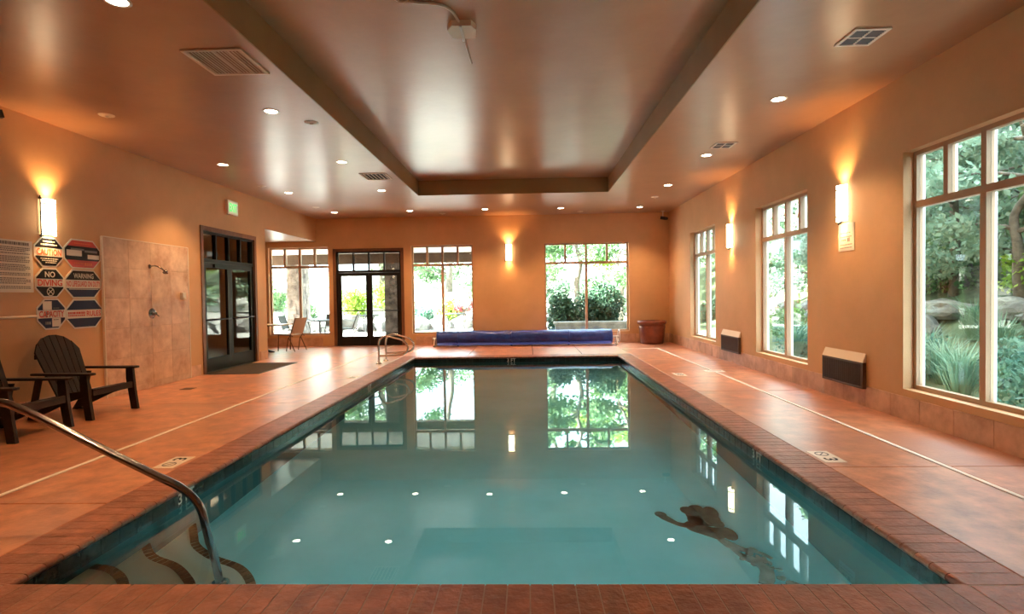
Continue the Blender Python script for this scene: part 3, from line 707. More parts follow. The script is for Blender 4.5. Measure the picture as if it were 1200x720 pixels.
def words(r, rows, m, seed, dep=-.0120):
    """rows of illegible small print: (x0, x1, z, height)"""
    rnd = random.Random(seed); mb = MB()
    for x0, x1, z, hh in rows:
        x = x0
        while x < x1-.004:
            l = min(rnd.uniform(.012, .035), x1-x); mb.box(x, x+l, dep, dep+.001, z-hh/2, z+hh/2); x += l+.007
    mb.build('small_print', m, r)['kind'] = 'stuff'
octsign(6.88, 2.06, .215, h_, .115, 'octagonal safety sign with orange CAUTION lettering under the sconce', [(.055, .172, m_sdark), (-.172, -.055, m_sdark)],
        [('CAUTION', 0, 0, .36, .085, m_sorange)], lambda r: words(r, [(-.12, .12, .095, .018), (-.09, .09, .135, .018), (-.13, .13, -.085, .012), (-.11, .11, -.11, .012), (-.06, .10, -.135, .012)], m_swhite, 1))
def nodive(r):
    mb = MB(); o = .115
    for i in range(18):
        a, b = 2*PI*i/18, 2*PI*(i+1)/18
        mb.beam((.05*math.cos(a), -.012, -o+.05*math.sin(a)), (.05*math.cos(b), -.012, -o+.05*math.sin(b)), .002, .009, (math.cos(a), 0, math.sin(a)))
    mb.beam((-.04, -.012, -o-.035), (.04, -.012, -o+.035), .009, .002, (0, 1, 0)); mb.beam((-.04, -.012, -o+.035), (.04, -.012, -o-.035), .009, .002, (0, 1, 0))
    mb.build('no_diving_symbol', m_swhite, r)
octsign(6.88, 1.665, .215, h_, .115, 'octagonal safety sign reading NO DIVING', [(.052, .172, m_sdark), (-.172, -.052, m_sdark)],
        [('NO', 0, .108, .15, .075, m_swhite), ('DIVING', 0, 0, .36, .082, m_sred)], nodive)
def cap_extra(r):
    MB().box(-.13, 0, -.0122, -.0105, .054, .165).build('white_block', m_swhite, r); MB().box(0, .13, -.0122, -.0105, -.165, -.054).build('white_block', m_swhite, r)
    words(r, [(.02, .12, .075, .012), (-.10, -.02, -.115, .035), (.02, .10, -.075, .01)], m_sgrey, 4, -.0132)
octsign(6.89, 1.262, .215, h_+.008, .115, 'octagonal safety sign with red CAPACITY lettering', [(.052, .180, m_sblue), (-.180, -.052, m_sblue)],
        [('CAPACITY', 0, 0, .37, .082, m_sred)], cap_extra)
def aid(r):
    MB().box(-.27, -.02, -.0122, -.0105, -.03, .05).build('white_block', m_swhite, r)
    MB().box(.08, .28, -.0122, -.0105, -.06, .0).build('white_block', m_swhite, r)
    MB().box(-.20, .02, -.0124, -.0105, .05, .075).build('grey_block', m_sgrey, r); MB().box(.03, .25, -.0124, -.0105, .03, .06).build('grey_block', m_sgrey, r)
    words(r, [(-.14, .14, .145, .014), (-.15, 0, -.125, .018), (.02, .15, -.135, .04)], m_sorange, 7, -.0132)
octsign(7.415, 2.07, .312, h_+.01, .13, 'octagonal safety sign with red ends and black and white middle', [(.105, .182, m_sred), (-.085, .105, m_sdark), (-.182, -.085, m_sred)], [], aid)
octsign(7.415, 1.66, .312, h_+.005, .13, 'octagonal sign reading WARNING NO LIFEGUARD ON DUTY', [(.055, .178, m_sdark), (-.178, -.06, m_sblue)],
        [('WARNING', 0, .11, .34, .07, m_swhite), ('NO LIFEGUARD ON DUTY', 0, .0, .57, .075, m_sred)],
        lambda r: MB().beam((-.25, -.012, -.072), (.25, -.012, -.072), .002, .01, (0, 0, 1)).build('wave_line', m_swhite, r))
octsign(7.42, 1.25, .312, h_+.01, .13, 'octagonal blue and white sign ending in red RULES lettering', [(.055, .182, m_sblue), (-.182, -.06, m_sblue)],
        [('RULES', .15, 0, .25, .075, m_sred)], lambda r: words(r, [(-.28, .0, .012, .03), (-.28, .0, -.022, .018)], m_sred, 9))
r = empty('pool_rules_board', (WL, 6.28, 1.855), PI/2, 'white rules board with rows of small dark print on the left wall', 'sign')
MB().box(-.36, .36, -.012, 0, -.315, .315).build('board', m_swhite, r)
rows = [(-.33, .32, .275, .036)] + [(-.33, .32-.06*(i % 3 == 2), z, .011) for i, z in enumerate((.225, .205, .185, .155, .115, .095, .075, .055, .015, -.005, -.025, -.045, -.085, -.105, -.145, -.165, -.185, -.205, -.245, -.265))]
words(r, rows, m_sgrey, 12, -.0135)
r = empty('wall_rail', (WL, 6.12, 1.24), 0, 'pale horizontal rail on the left wall under the rules board', 'rail')
MB().tube([(.05, -.6, 0), (.05, .5, 0)], .017, 10).build('bar', m_cream, r)
for y in (-.5, .42): MB().tube([(0, y, 0), (.05, y, 0)], .012, 8).build('bracket', m_cream, r)
# placard under the right sconce
r = empty('wall_placard', (WR, 7.12, 2.10), -PI/2, 'white instruction placard below the sconce on the right wall', 'sign')
MB().box(-.17, .17, -.008, 0, -.18, .17).build('panel', m_swhite, r)
words(r, [(-.12, .10, .05, .012), (-.13, .12, .0, .012), (-.10, .0, -.04, .02), (.03, .08, -.04, .05), (-.13, .13, -.10, .01), (-.13, .13, -.14, .01)], m_sgrey, 15, -.0095)

# ------------------------------------------------------------------ shower
r = empty('shower_tile_panel', (WL, 7.75, 0), 0, 'travertine tiled shower panel on the left wall', 'tile panel')
MB().box(.002, .027, 0, 1.985, 0.002, 2.355).build('backing', m_travmortar, r)
cols = np.linspace(0.01, 1.975, 5); zs = [0.0, .10, .55, 1.0, 1.455, 1.91, 2.35]
tm = {}
for i in range(4):
    for j in range(6):
        hh = round(zs[j+1]-zs[j], 3); ww = cols[1]-cols[0]
        if hh not in tm:
            m_ = MB().cbox(-ww/2+.002, ww/2-.002, -hh/2+.002, hh/2-.002, 0, .012, .003).mesh('tile')
            m_.transform(Matrix(((0, 0, 1, 0), (1, 0, 0, 0), (0, 1, 0, 0), (0, 0, 0, 1)))); tm[hh] = m_
        mobj('tile', tm[hh], m_travertine, r, (.018, (cols[i]+cols[i+1])/2, (zs[j]+zs[j+1])/2))
MB().box(0, .033, -.012, .008, 0, 2.36).build('edge_trim', m_cream, r); MB().box(0, .033, 1.977, 1.995, 0, 2.36).build('edge_trim', m_cream, r); MB().box(0, .033, .008, 1.977, 2.352, 2.366).build('edge_trim', m_cream, r)
xs_ = WL+.03
r = empty('wall_shower', (xs_, 8.72, 1.97), 0, 'chrome shower head and arm on the travertine panel', 'shower head')
MB().tube(curve_pts([(0, 0, 0), (.08, .02, .01), (.15, .06, -.03), (.18, .09, -.07)], 5), .011, 8).build('arm', m_dimsteel, r)
MB().lathe([(0, .03), (.018, .03), (.042, -.02), (0, -.022)], 16).build('nozzle', m_dimsteel, r, (.195, .10, -.085), (.35, .5, 0))
MB().lathe([(0, .012), (.03, .01), (.035, 0)], 16).build('escutcheon', m_dimsteel, r, (0, 0, 0), (0, PI/2, 0))
r = empty('shower_valve', (xs_, 8.75, 1.205), 0, 'round chrome shower valve with lever handle', 'shower valve')
MB().lathe([(0, .016), (.07, .014), (.085, 0)], 24).build('escutcheon', m_dimsteel, r, (0, 0, 0), (0, PI/2, 0))
MB().lathe([(0, .07), (.026, .068), (.03, .015)], 16).build('hub', m_dimsteel, r, (0, 0, 0), (0, PI/2, 0)); MB().beam((.055, 0, 0), (.06, .075, -.05), .016, .014).build('lever', m_dimsteel, r)
r = empty('soap_dispenser', (xs_, 9.52, 1.48), 0, 'small white dispenser on the travertine panel', 'dispenser')
bev(MB().box(0, .06, -.05, .05, -.06, .07).build('body', m_white, r), .012, 2); MB().box(.06, .07, -.03, .03, -.045, -.02).build('push_plate', m_cream, r)

# ------------------------------------------------------------------ door mat
r = empty('door_mat', (-5.60, 11.0, 0), 0, 'dark brown door mat in front of the left glass door', 'mat')
MB().cbox(-.50, .50, -.84, .84, 0, .010, .004).build('pile', m_mat, r); MB().box(-.53, .53, -.87, .87, 0, .006).build('border', m_black, r)

# ------------------------------------------------------------------ wall registers on the right wall
def register(y0, y1, lab):
    L_ = y1-y0; r = empty('wall_register', (WR-.012, (y0+y1)/2, .215), -PI/2, lab, 'air register', 'brown grille registers along the right wall')
    MB().prism([(0, .32), (-.045, .32), (0, .43)], 'x', -L_/2, L_/2).build('cream_cap', m_cream, r)
    MB().box(-L_/2, L_/2, -.045, 0, 0, .025).box(-L_/2, L_/2, -.045, 0, .295, .32).box(-L_/2, -L_/2+.02, -.045, 0, .025, .295).box(L_/2-.02, L_/2, -.045, 0, .025, .295).build('frame', m_grille, r)
    MB().box(-L_/2+.02, L_/2-.02, -.006, 0, .025, .295).build('backing', m_dark, r)
    me = MB().box(-.006, .006, -.042, -.006, .025, .295).mesh('slat'); n = 26
    for i in range(n): mobj('slat', me, m_grille, r, (-L_/2+.02+(L_-.04)*(i+.5)/n, 0, 0))
register(10.58, 11.52, 'brown wall register between the two far right windows')
register(6.70, 7.60, 'brown wall register under the white placard sconce')

# ------------------------------------------------------------------ pool cover on its reel
r = empty('pool_cover_reel', (-.05, 15.30, 0), 0, 'long blue pool cover rolled on a reel along the back wall', 'pool cover')
def roll(r0, x0, x1, z0, seed, name, mat, nx_=70, na=26, amp=.02, flat=.95):
    V, F = [], []
    for i in range(nx_+1):
        x = x0+(x1-x0)*i/nx_
        for j in range(na):
            a = 2*PI*j/na; d = noise.noise(Vector((x*1.1, math.cos(a)*1.2+seed, math.sin(a)*1.2)))*amp + noise.noise(Vector((x*4, math.cos(a)*3, math.sin(a)*3+seed)))*amp*.5
            rr = r0+d; V.append((x, rr*math.cos(a)*.98, z0+rr*math.sin(a)*flat))
    for i in range(nx_):
        for j in range(na): F.append((i*na+j, i*na+(j+1)%na, (i+1)*na+(j+1)%na, (i+1)*na+j))
    F += [tuple(range(na))[::-1], tuple(nx_*na+j for j in range(na))]
    m_ = MB().add(V, F, True); return m_.build(name, mat, r)
roll(.215, -2.48, 2.40, .225, 3.1, 'rolled_cover', m_cover)
MB().prism([(-.155, .06), (-.215, .035), (-.225, .045), (-.175, .12), (-.165, .12)], 'x', -2.46, 2.36).build('loose_flap', m_coveredge, r)
MB().tube([(-2.62, 0, .215), (2.60, 0, .215)], .035, 12).build('reel_tube', m_white, r)
for s_ in (-2.56, 2.53):
    MB().box(s_-.02, s_+.02, -.20, .20, 0, .035).beam((s_, -.17, .03), (s_, 0, .24), .03, .03).beam((s_, .17, .03), (s_, 0, .24), .03, .03).build('end_stand', m_white, r)
MB().lathe([(.16, -.012), (.185, -.012), (.185, .012), (.16, .012), (.16, -.012)], 22).build('hand_wheel', m_white, r, (2.60, 0, .235), (0, PI/2, 0))
for x in (-1.9, -.4, 1.2): MB().lathe([(.214, -.02), (.222, -.02), (.222, .02), (.214, .02)], 24).build('strap', m_cover, r, (x, 0, .215), (0, PI/2, 0))

# ------------------------------------------------------------------ planter pot
r = empty('planter_pot', (3.49, 15.40, 0), 0, 'large empty brown planter pot in the far right corner', 'planter')
MB().lathe([(0, .0), (.29, 0), (.315, .02), (.345, .25), (.36, .48), (.345, .53), (.375, .55), (.40, .58), (.40, .63), (.385, .645), (.36, .645), (.345, .60), (.335, .52), (0, .50)], 32).build('pot_body', m_pot, r)
MB().lathe([(.362, .455), (.372, .46), (.372, .475), (.362, .48)], 32).build('rim_band', m_pot, r); MB().lathe([(0, .515), (.2, .52), (.335, .51)], 20).build('soil', m_soil, r)

# ------------------------------------------------------------------ adirondack chairs, front towards +x
def adirondack(lab):
    r = empty('adirondack_chair', (0, 0, 0), 0, lab, 'lounge chair', 'brown lounge chairs along the left wall')
    for s_ in (-1, 1):
        y = s_*.305
        # side rail sloping from the front of the seat to the rear foot
        MB().prism([(.36, .36), (.36, .29), (.10, .22), (-.40, .0), (-.47, .0), (-.32, .22), (.05, .315)], 'y', y-.018, y+.018).build('side_rail', m_resin, r)
        MB().prism([(.36, .535), (.27, .535), (.27, .40), (.33, .0), (.42, .0), (.385, .25)], 'y', y+s_*.022, y+s_*.062).build('front_leg', m_resin, r)
        MB().prism([(-.24, .50), (-.31, .50), (-.43, .0), (-.36, .0)], 'y', y+s_*.022, y+s_*.054).build('rear_leg', m_resin, r)
        yc = y+s_*.035
        bev(MB().prism([(-.36, yc-.035), (.36, yc-.065), (.42, yc-.045), (.43, yc), (.42, yc+.045), (.36, yc+.065), (-.36, yc+.035)], 'z', .535, .562).build('arm', m_resin, r), .006, 2)
    n = 6
    for i in range(n):
        t = i/(n-1); x = .35-.50*t; z = .36-.10*t+ (-.01 if i == 0 else 0)
        bev(MB().beam((x, -.287, z), (x, .287, z), .085, .02, (-.2, 0, 1)).build('seat_slat', m_resin, r), .005)
    # fan of back slats under one rounded top
    n = 7
    def topz(u): return 1.0-.20*abs(u)**2.3
    for i in range(n):
        u = (i-(n-1)/2)/(n/2); g_ = .010
        ua, ub = u-1/n, u+1/n
        nrm = Vector((1, 0, .40)).normalized()*.011; P = []
        def pt(uu, z): 
            k_ = (z-.22)/.78; return Vector((-.13-.40*(z-.22)-.05*uu*uu*0, uu*(.245+.085*k_), z))
        ring_ = []
        for z in (.22, .50, .74): ring_.append((pt(ua, z)+Vector((0, g_/2, 0)), pt(ub, z)-Vector((0, g_/2, 0))))
        ring_.append((pt(ua, topz(ua))+Vector((0, g_/2, 0)), pt(ub, topz(ub))-Vector((0, g_/2, 0))))
        for l_, r_2 in ring_: P += [l_-nrm, r_2-nrm, r_2+nrm, l_+nrm]
        F = [(0,1,2,3), (15,14,13,12)]
        for k_ in (0, 4, 8): F += [(k_+j, k_+(j+1)%4, k_+4+(j+1)%4, k_+4+j) for j in range(4)]
        MB().add(P, F).build('back_slat', m_resin, r)
    for dz, hw in ((.30, .27), (.55, .30)):
        c = Vector((-.13-.40*(dz-.0)*1.0+.05, 0, .22+dz-.02)); MB().beam((c.x-.06, -hw, c.z), (c.x-.06, hw, c.z), .03, .055).build('back_rail', m_resin, r)
    MB().beam((.372, -.30, .325), (.372, .30, .325), .02, .08).build('front_apron', m_resin, r)
    return r
c1 = adirondack('dark brown slatted lounge chair beside the shower tiles, under the signs'); c1.location = (-5.57, 6.70, 0); c1.rotation_euler = (0, 0, -.06)
c2 = copy_tree(c1); c2['label'] = 'dark brown slatted lounge chair cut off by the left frame edge'; c2.location = (-5.57, 5.66, 0); c2.rotation_euler = (0, 0, .02)

# ------------------------------------------------------------------ alcove table and chair
r = empty('cafe_table', (-6.95, 14.15, 0), 0, 'pale cafe table on a black pedestal in the alcove by the left back window', 'table')
bev(MB().box(-.65, .65, -.38, .38, .715, .745).build('table_top', m_table, r), .006)
MB().box(-.04, .04, -.04, .04, .05, .70).build('post', m_black, r)
MB().box(-.30, .30, -.03, .03, .69, .715).build('top_bracket', m_black, r)
for s_ in (-1, 1): MB().prism([(0, .10), (0, .03), (s_*.20, .0), (s_*.29, .0), (s_*.29, .03), (s_*.1, .09)], 'y', -.03, .03).build('foot', m_black, r)
def cafe_chair(loc, rz, lab, cat='chair', seat=m_chairseat, fr=m_chairframe, group=None):
    """faces -x locally"""
    r = empty('sling_chair', loc, rz, lab, cat, group)
    for s_ in (-1, 1):
        y = s_*.23
        MB().tube([(-.22, y, 0), (-.20, y, .44), (.20, y, .43), (.26, y, .40)], .013, 8).build('front_leg', fr, r)
        MB().tube([(.33, y, 0), (.14, y, .36), (.20, y, .46), (.36, y, .90)], .013, 8).build('rear_leg', fr, r)
    MB().tube([(.05, -.23, .0), (.12, -.23, .36)], .012, 8).tube([(.05, .23, .0), (.12, .23, .36)], .012, 8).build('brace', fr, r)
    MB().add([(-.20, -.22, .445), (.19, -.22, .43), (.19, .22, .43), (-.20, .22, .445), (-.20, -.22, .46), (.19, -.22, .445), (.19, .22, .445), (-.20, .22, .46)], [(0,3,2,1),(4,5,6,7),(0,1,5,4),(1,2,6,5),(2,3,7,6),(3,0,4,7)]).build('seat', seat, r)
    MB().add([(.21, -.22, .47), (.21, .22, .47), (.355, .22, .89), (.355, -.22, .89), (.225, -.22, .465), (.225, .22, .465), (.37, .22, .885), (.37, -.22, .885)], [(0,1,2,3),(7,6,5,4),(0,4,5,1),(1,5,6,2),(2,6,7,3),(3,7,4,0)]).build('backrest', seat, r)
    return r
cafe_chair((-6.42, 14.62, 0), -.30, 'pale reclining-back sling chair at the alcove table')

# ------------------------------------------------------------------ outdoors
rng = np.random.default_rng(7)
def leaves(name, mat, clusters, size, parent, seed, aspect=.55, droop=0.0):
    """clusters: (centre, radii, count) -> one mesh of leaf quads"""
    g = np.random.default_rng(seed); VV, n_t = [], 0
    for c, rad, n in clusters:
        d = g.normal(size=(n, 3)); d /= np.linalg.norm(d, axis=1)[:, None]
        p = np.array(c) + d*(g.random((n, 1))**.45)*np.array(rad)
        a = g.normal(size=(n, 3)); a[:, 2] -= droop; a /= np.linalg.norm(a, axis=1)[:, None]
        b = np.cross(a, g.normal(size=(n, 3))); b /= np.linalg.norm(b, axis=1)[:, None]
        s_ = size*(.6+.8*g.random((n, 1)))
        VV.append(np.stack([p, p+a*s_*.5+b*s_*aspect*.5, p+a*s_, p+a*s_*.5-b*s_*aspect*.5], 1).reshape(-1, 3)); n_t += n
    V = np.concatenate(VV).astype('f'); me = bpy.data.meshes.new(name)
    me.vertices.add(len(V)); me.vertices.foreach_set('co', V.ravel()); me.loops.add(n_t*4); me.loops.foreach_set('vertex_index', np.arange(n_t*4, dtype='i'))
    me.polygons.add(n_t); me.polygons.foreach_set('loop_start', np.arange(0, n_t*4, 4, dtype='i')); me.polygons.foreach_set('loop_total', np.full(n_t, 4, 'i'))
    me.update(); me.validate()
    o = mobj(name, me, mat, parent); return o

def gz(x, y):
    """garden ground height: level patio, rising bank to the right and beyond"""
    a = max(0, x-6.8)*.42 if x > 4.4 else 0
    b = max(0, y-23.5)*.28
    return -0.12 + min(7.0, a) + min(3.0, b)
nxg, nyg = 46, 60; X = np.linspace(-26, 26, nxg); Y = np.linspace(-6, 46, nyg)
V = [(x, y, gz(x, y)+.08*noise.noise(Vector((x*.6, y*.6, 0)))*(1 if (x > 6 or y > 23) else 0)) for y in Y for x in X]
F = [(j*nxg+i, j*nxg+i+1, (j+1)*nxg+i+1, (j+1)*nxg+i) for j in range(nyg-1) for i in range(nxg-1) if not (X[i+1] > -10 and X[i] < 4.6 and Y[j] < 16.4)]
struct(MB().add(V, F, True).build('ground_garden', m_soilout))
xg, yg = np.linspace(-16, 4.5, 30), np.linspace(22.4, 40, 26)
struct(MB().add([(x, y, gz(x, y)+.10) for y in yg for x in xg], [(j*30+i, j*30+i+1, (j+1)*30+i+1, (j+1)*30+i) for j in range(25) for i in range(29)], True).build('ground_bounce', m_bounce))  # pale ground added to bounce sunlight through the back windows
struct(MB().box(-11, 4.4, YB+WT, 22.6, -.2, -.02).build('ground_patio', m_patio))
# patio roof on stone pillars
rf = struct(empty('patio_roof', (0, 18.2, 0)))
MB().box(-12.2, -.6, -2.0, .3, 2.86, 2.96).build('patio_ceiling', m_patioceil, rf); MB().box(-12.2, -.6, -.15, .15, 2.53, 2.86).build('beam', m_beam, rf)
def pillar(x, y, w, h, lab):
    r = empty('stone_pillar', (x, y, -.02), 0, lab, 'pillar', 'stacked stone pillars of the patio')
    MB().box(-w/2+.02, w/2-.02, -w/2+.02, w/2-.02, 0, h).build('core', m_stone, r)
    rnd = random.Random(int(x*10)); z = 0.0
    while z < h-.03:
        hh = min(rnd.uniform(.10, .19), h-z)
        for fx in range(4):
            a = -w/2
            while a < w/2-.02:
                l = min(rnd.uniform(.16, .36), w/2-a); pr = rnd.uniform(0, .02)
                bx = {0: (a, a+l, -w/2-pr, -w/2+.05), 1: (a, a+l, w/2-.05, w/2+pr), 2: (-w/2-pr, -w/2+.05, a, a+l), 3: (w/2-.05, w/2+pr, a, a+l)}[fx]
                if fx in (0, 3): MB().box(bx[0]+.004, bx[1]-.004, bx[2]+.004, bx[3]-.004, z+.004, z+hh-.004).build('stone', m_stone, r)
                a += l
        z += hh
pillar(-4.36, 18.2, .66, 2.55, 'stacked stone pillar seen through the right leaf of the back door')
pillar(-7.72, 18.2, .52, 2.55, 'stacked stone pillar seen through the alcove window')
pillar(-9.2, 21.9, .60, 3.2, 'pale stone pillar standing beyond the covered patio')

def bush(name, lab, loc, rad, mat, seed, n=1500, size=.10, group='garden shrubs outside the windows', lobes=5):
    r = empty(name, loc, 0, lab, 'shrub', group); rnd = random.Random(seed); cl = []
    for i in range(lobes):
        a = rnd.uniform(0, 2*PI); q = rnd.uniform(.1, .5)
        cl.append(((math.cos(a)*rad[0]*q, math.sin(a)*rad[1]*q, rad[2]*rnd.uniform(.45, 1.15)), (rad[0]*.62, rad[1]*.62, rad[2]*.55), n//lobes))
    cl.append(((0, 0, rad[2]*.45), (rad[0]*.9, rad[1]*.9, rad[2]*.45), n//3))
    leaves('foliage', mat, cl, size, r, seed)
    mb_ = MB()
    for i in range(4):
        a = 2*PI*i/4+.3; mb_.tube([(0, 0, 0), (math.cos(a)*rad[0]*.3, math.sin(a)*rad[1]*.3, rad[2]*.5), (math.cos(a)*rad[0]*.5, math.sin(a)*rad[1]*.5, rad[2]*.95)], [.03, .02, .008], 5)
    mb_.build('stem', m_bark, r); return r
def tree(name, lab, loc, h, spread, mat, seed, n=5000, size=.13, crown0=.35, group='trees outside the windows', branches=9):
    r = empty(name, loc, 0, lab, 'tree', group); rnd = random.Random(seed)
    tr = [Vector((0, 0, -.2))]
    for i in range(1, 7): tr.append(Vector((rnd.uniform(-.12, .12)*i*.5, rnd.uniform(-.12, .12)*i*.5, h*.85*i/6)))
    tk = MB().tube(curve_pts(tr, 4), [.16*(1-.8*i/24)*max(.6, h/6) for i in range(25)], 8).build('trunk', m_bark, r)
    cl = []
    for b_ in range(branches):
        t = rnd.uniform(crown0*.8, .95); i0 = min(int(t*6), 5); p = tr[i0].lerp(tr[i0+1], t*6-i0); a = rnd.uniform(0, 2*PI)
        ln_ = spread*rnd.uniform(.6, 1.0)*(1.1-.5*t); e1 = p+Vector((math.cos(a)*ln_*.5, math.sin(a)*ln_*.5, ln_*.12)); e2 = p+Vector((math.cos(a+.2)*ln_, math.sin(a+.2)*ln_, ln_*rnd.uniform(.0, .35)))
        MB().tube(curve_pts([p, e1, e2], 4), [.05-.042*k_/8 for k_ in range(9)], 6).tube(curve_pts([e1, e1+Vector((math.cos(a-.7)*ln_*.3, math.sin(a-.7)*ln_*.3, .05)), e1+Vector((math.cos(a-.8)*ln_*.55, math.sin(a-.8)*ln_*.55, .12))], 3), [.025-.02*k_/6 for k_ in range(7)], 5).build('branch', m_bark, r)
        for q in (.55, .8, 1.0):
            c = p.lerp(e2, q); cl.append((tuple(c), (ln_*.34, ln_*.34, ln_*.22), n//(branches*3)))
    leaves('foliage', mat, cl, size, r, seed); return r
def grass_clump(loc, h, n, lab, seed, mat=m_grass):
    r = empty('ornamental_grass', loc, 0, lab, 'grass clump', 'ornamental grasses outside the windows'); g = random.Random(seed); mb_ = MB()
    for i in range(n):
        a = g.uniform(0, 2*PI); rr = g.uniform(0, .12); L_ = h*g.uniform(.6, 1.1); sp = g.uniform(.15, .75)*h
        p0 = Vector((rr*math.cos(a), rr*math.sin(a), 0)); w = Vector((-math.sin(a), math.cos(a), 0))*.008
        p1 = p0+Vector((math.cos(a)*sp*.35, math.sin(a)*sp*.35, L_*.65)); p2 = p0+Vector((math.cos(a)*sp, math.sin(a)*sp, L_*.95 if g.random() < .5 else L_*.7))
        mb_.add([p0-w, p0+w, p1+w*.9, p1-w*.9, p2], [(0, 1, 2, 3), (3, 2, 4)])
    mb_.build('blades', mat, r); return r
rock_meshes = []
for s_ in range(4):
    bm = bmesh.new(); bmesh.ops.create_icosphere(bm, subdivisions=3, radius=1)
    for v in bm.verts:
        d = .30*noise.noise(v.co*1.3+Vector((s_*7, 0, 0)))+.12*noise.noise(v.co*3.1+Vector((0, s_*5, 0))); v.co *= 1+d
        v.co.x = round(v.co.x*5)/5*.35+v.co.x*.65; v.co.z = max(v.co.z, -.55)
    me = bpy.data.meshes.new('boulder'); bm.to_mesh(me); bm.free(); me.materials.append(m_rock); rock_meshes.append(me)
def boulder(x, y, sx, sy, sz, i, lab, group, dz=0.0):
    o = link(bpy.data.objects.new('boulder', rock_meshes[i % 4])); o.location = (x, y, gz(x, y)+sz*.45+dz); o.scale = (sx, sy, sz); o.rotation_euler = (0, 0, i*1.3); tag(o, lab, 'boulder', group); return o
rr_ = random.Random(5)
ORD = 'first second third fourth fifth sixth seventh eighth ninth tenth eleventh twelfth thirteenth fourteenth fifteenth sixteenth seventeenth eighteenth nineteenth twentieth twenty-first twenty-second'.split()
GR, GB_ = 'boulders on the bank outside the right wall', 'boulders behind the patio'
for i in range(22):
    y = -1+i*.95+rr_.uniform(-.3, .3); boulder(rr_.uniform(8.0, 9.3), y, rr_.uniform(.35, .65), rr_.uniform(.35, .65), rr_.uniform(.22, .38), i, 'granite boulder in the lower row outside the right windows, %s from the camera' % ORD[i], GR)
for i in range(14):
    y = 1+i*1.45+rr_.uniform(-.4, .4); boulder(rr_.uniform(10.0, 11.6), y, rr_.uniform(.5, 1.0), rr_.uniform(.5, .9), rr_.uniform(.35, .6), i+2, 'granite boulder in the upper row outside the right windows, %s from the camera' % ORD[i], GR)
for i in range(16):
    x = -12+i*1.05+rr_.uniform(-.3, .3); boulder(x, rr_.uniform(23.0, 24.2), rr_.uniform(.45, .75), rr_.uniform(.4, .6), rr_.uniform(.35, .55), i+1, 'granite boulder at the garden edge behind the patio, %s from the left' % ORD[i], GB_)
# right bank planting
GS = 'shrubs on the bank outside the right wall'
LS = 'rounded green shrub on the bank outside the right windows'
for i, (x, y, a, h, m_) in enumerate(((6.4, 5.0, .85, .68, m_leafA), (6.2, 6.6, .75, .55, m_leafB), (6.3, 3.3, .85, .68, m_leafA), (7.0, 8.0, .7, .5, m_leafB), (6.6, 9.6, .65, .5, m_leafB), (6.9, 11.3, .7, .5, m_leafA), (6.6, 13.3, .7, .55, m_leafB), (7.2, 15.2, .8, .6, m_leafA),
        (9.6, 7.2, .8, .6, m_leafA), (9.9, 10.6, .9, .7, m_leafC), (10.2, 13.6, .9, .7, m_leafA), (9.7, 4.6, .8, .65, m_leafA), (10.4, 16.5, 1.0, .8, m_leafC), (12.2, 9.0, 1.1, .9, m_leafA), (12.4, 12.4, 1.1, .9, m_leafB), (12.0, 6.2, 1.1, .9, m_leafA), (12.5, 16.0, 1.2, 1.0, m_leafA), (12.6, 20.0, 1.2, 1.0, m_leafA), (8.0, 5.6, .95, .8, m_leafB), (8.1, 3.9, .95, .8, m_leafA), (8.2, 7.3, .8, .65, m_leafB))):
    bush('shrub', 'rounded %s shrub on the bank outside the right windows, %s planted %s' % ({m_leafA: 'mid-green', m_leafB: 'blue-green', m_leafC: 'bright green'}[m_], ORD[i % 8 if i < 8 else i-8], 'along the wall' if i < 8 else 'up the slope'), (x, y, gz(x, y)), (a, a, h), m_, 100+i, 1500, .09 if x < 8 else .12, GS)
for i, (x, y) in enumerate(((5.8, 5.9), (6.0, 4.2), (5.9, 7.6), (7.4, 6.1), (7.6, 9.0), (5.9, 8.9), (6.1, 10.5), (7.3, 12.2), (6.0, 12.5), (7.5, 4.4), (6.0, 14.6), (6.9, 7.2), (6.6, 8.8), (7.1, 9.9), (7.6, 7.7), (7.0, 10.8), (8.2, 10.2), (8.0, 11.6), (7.3, 13.6), (8.3, 13.0))):
    grass_clump((x, y, gz(x, y)), .85, 260, 'blue-green ornamental grass clump outside the right windows', 300+i)
LT = 'leafy tree on the bank outside the right windows'
rt_ = random.Random(21); k_ = 0
for row, (x0, n_, hh, sp) in enumerate(((9.6, 12, 4.8, 2.1), (12.4, 11, 6.4, 2.7), (16.0, 10, 8.0, 3.6))):
    for i in range(n_):
        x = x0+rt_.uniform(-.5, .5); y = -.5+row*.8+i*(27.0/n_)+rt_.uniform(-.4, .4)
        tree('bank_tree', 'leafy tree in the %s row outside the right windows, %s from the camera' % (('front', 'middle', 'far')[row], ORD[i]), (x, y, gz(x, y)), hh*rt_.uniform(.9, 1.1), sp, (m_leafH, m_leafI, m_leafH, m_leafI, m_leafA)[(i*2+row) % 5], 500+k_, (5600, 6500, 9000)[row], (.14, .17, .26)[row], .10, 'trees on the bank outside the right wall', 12); k_ += 1
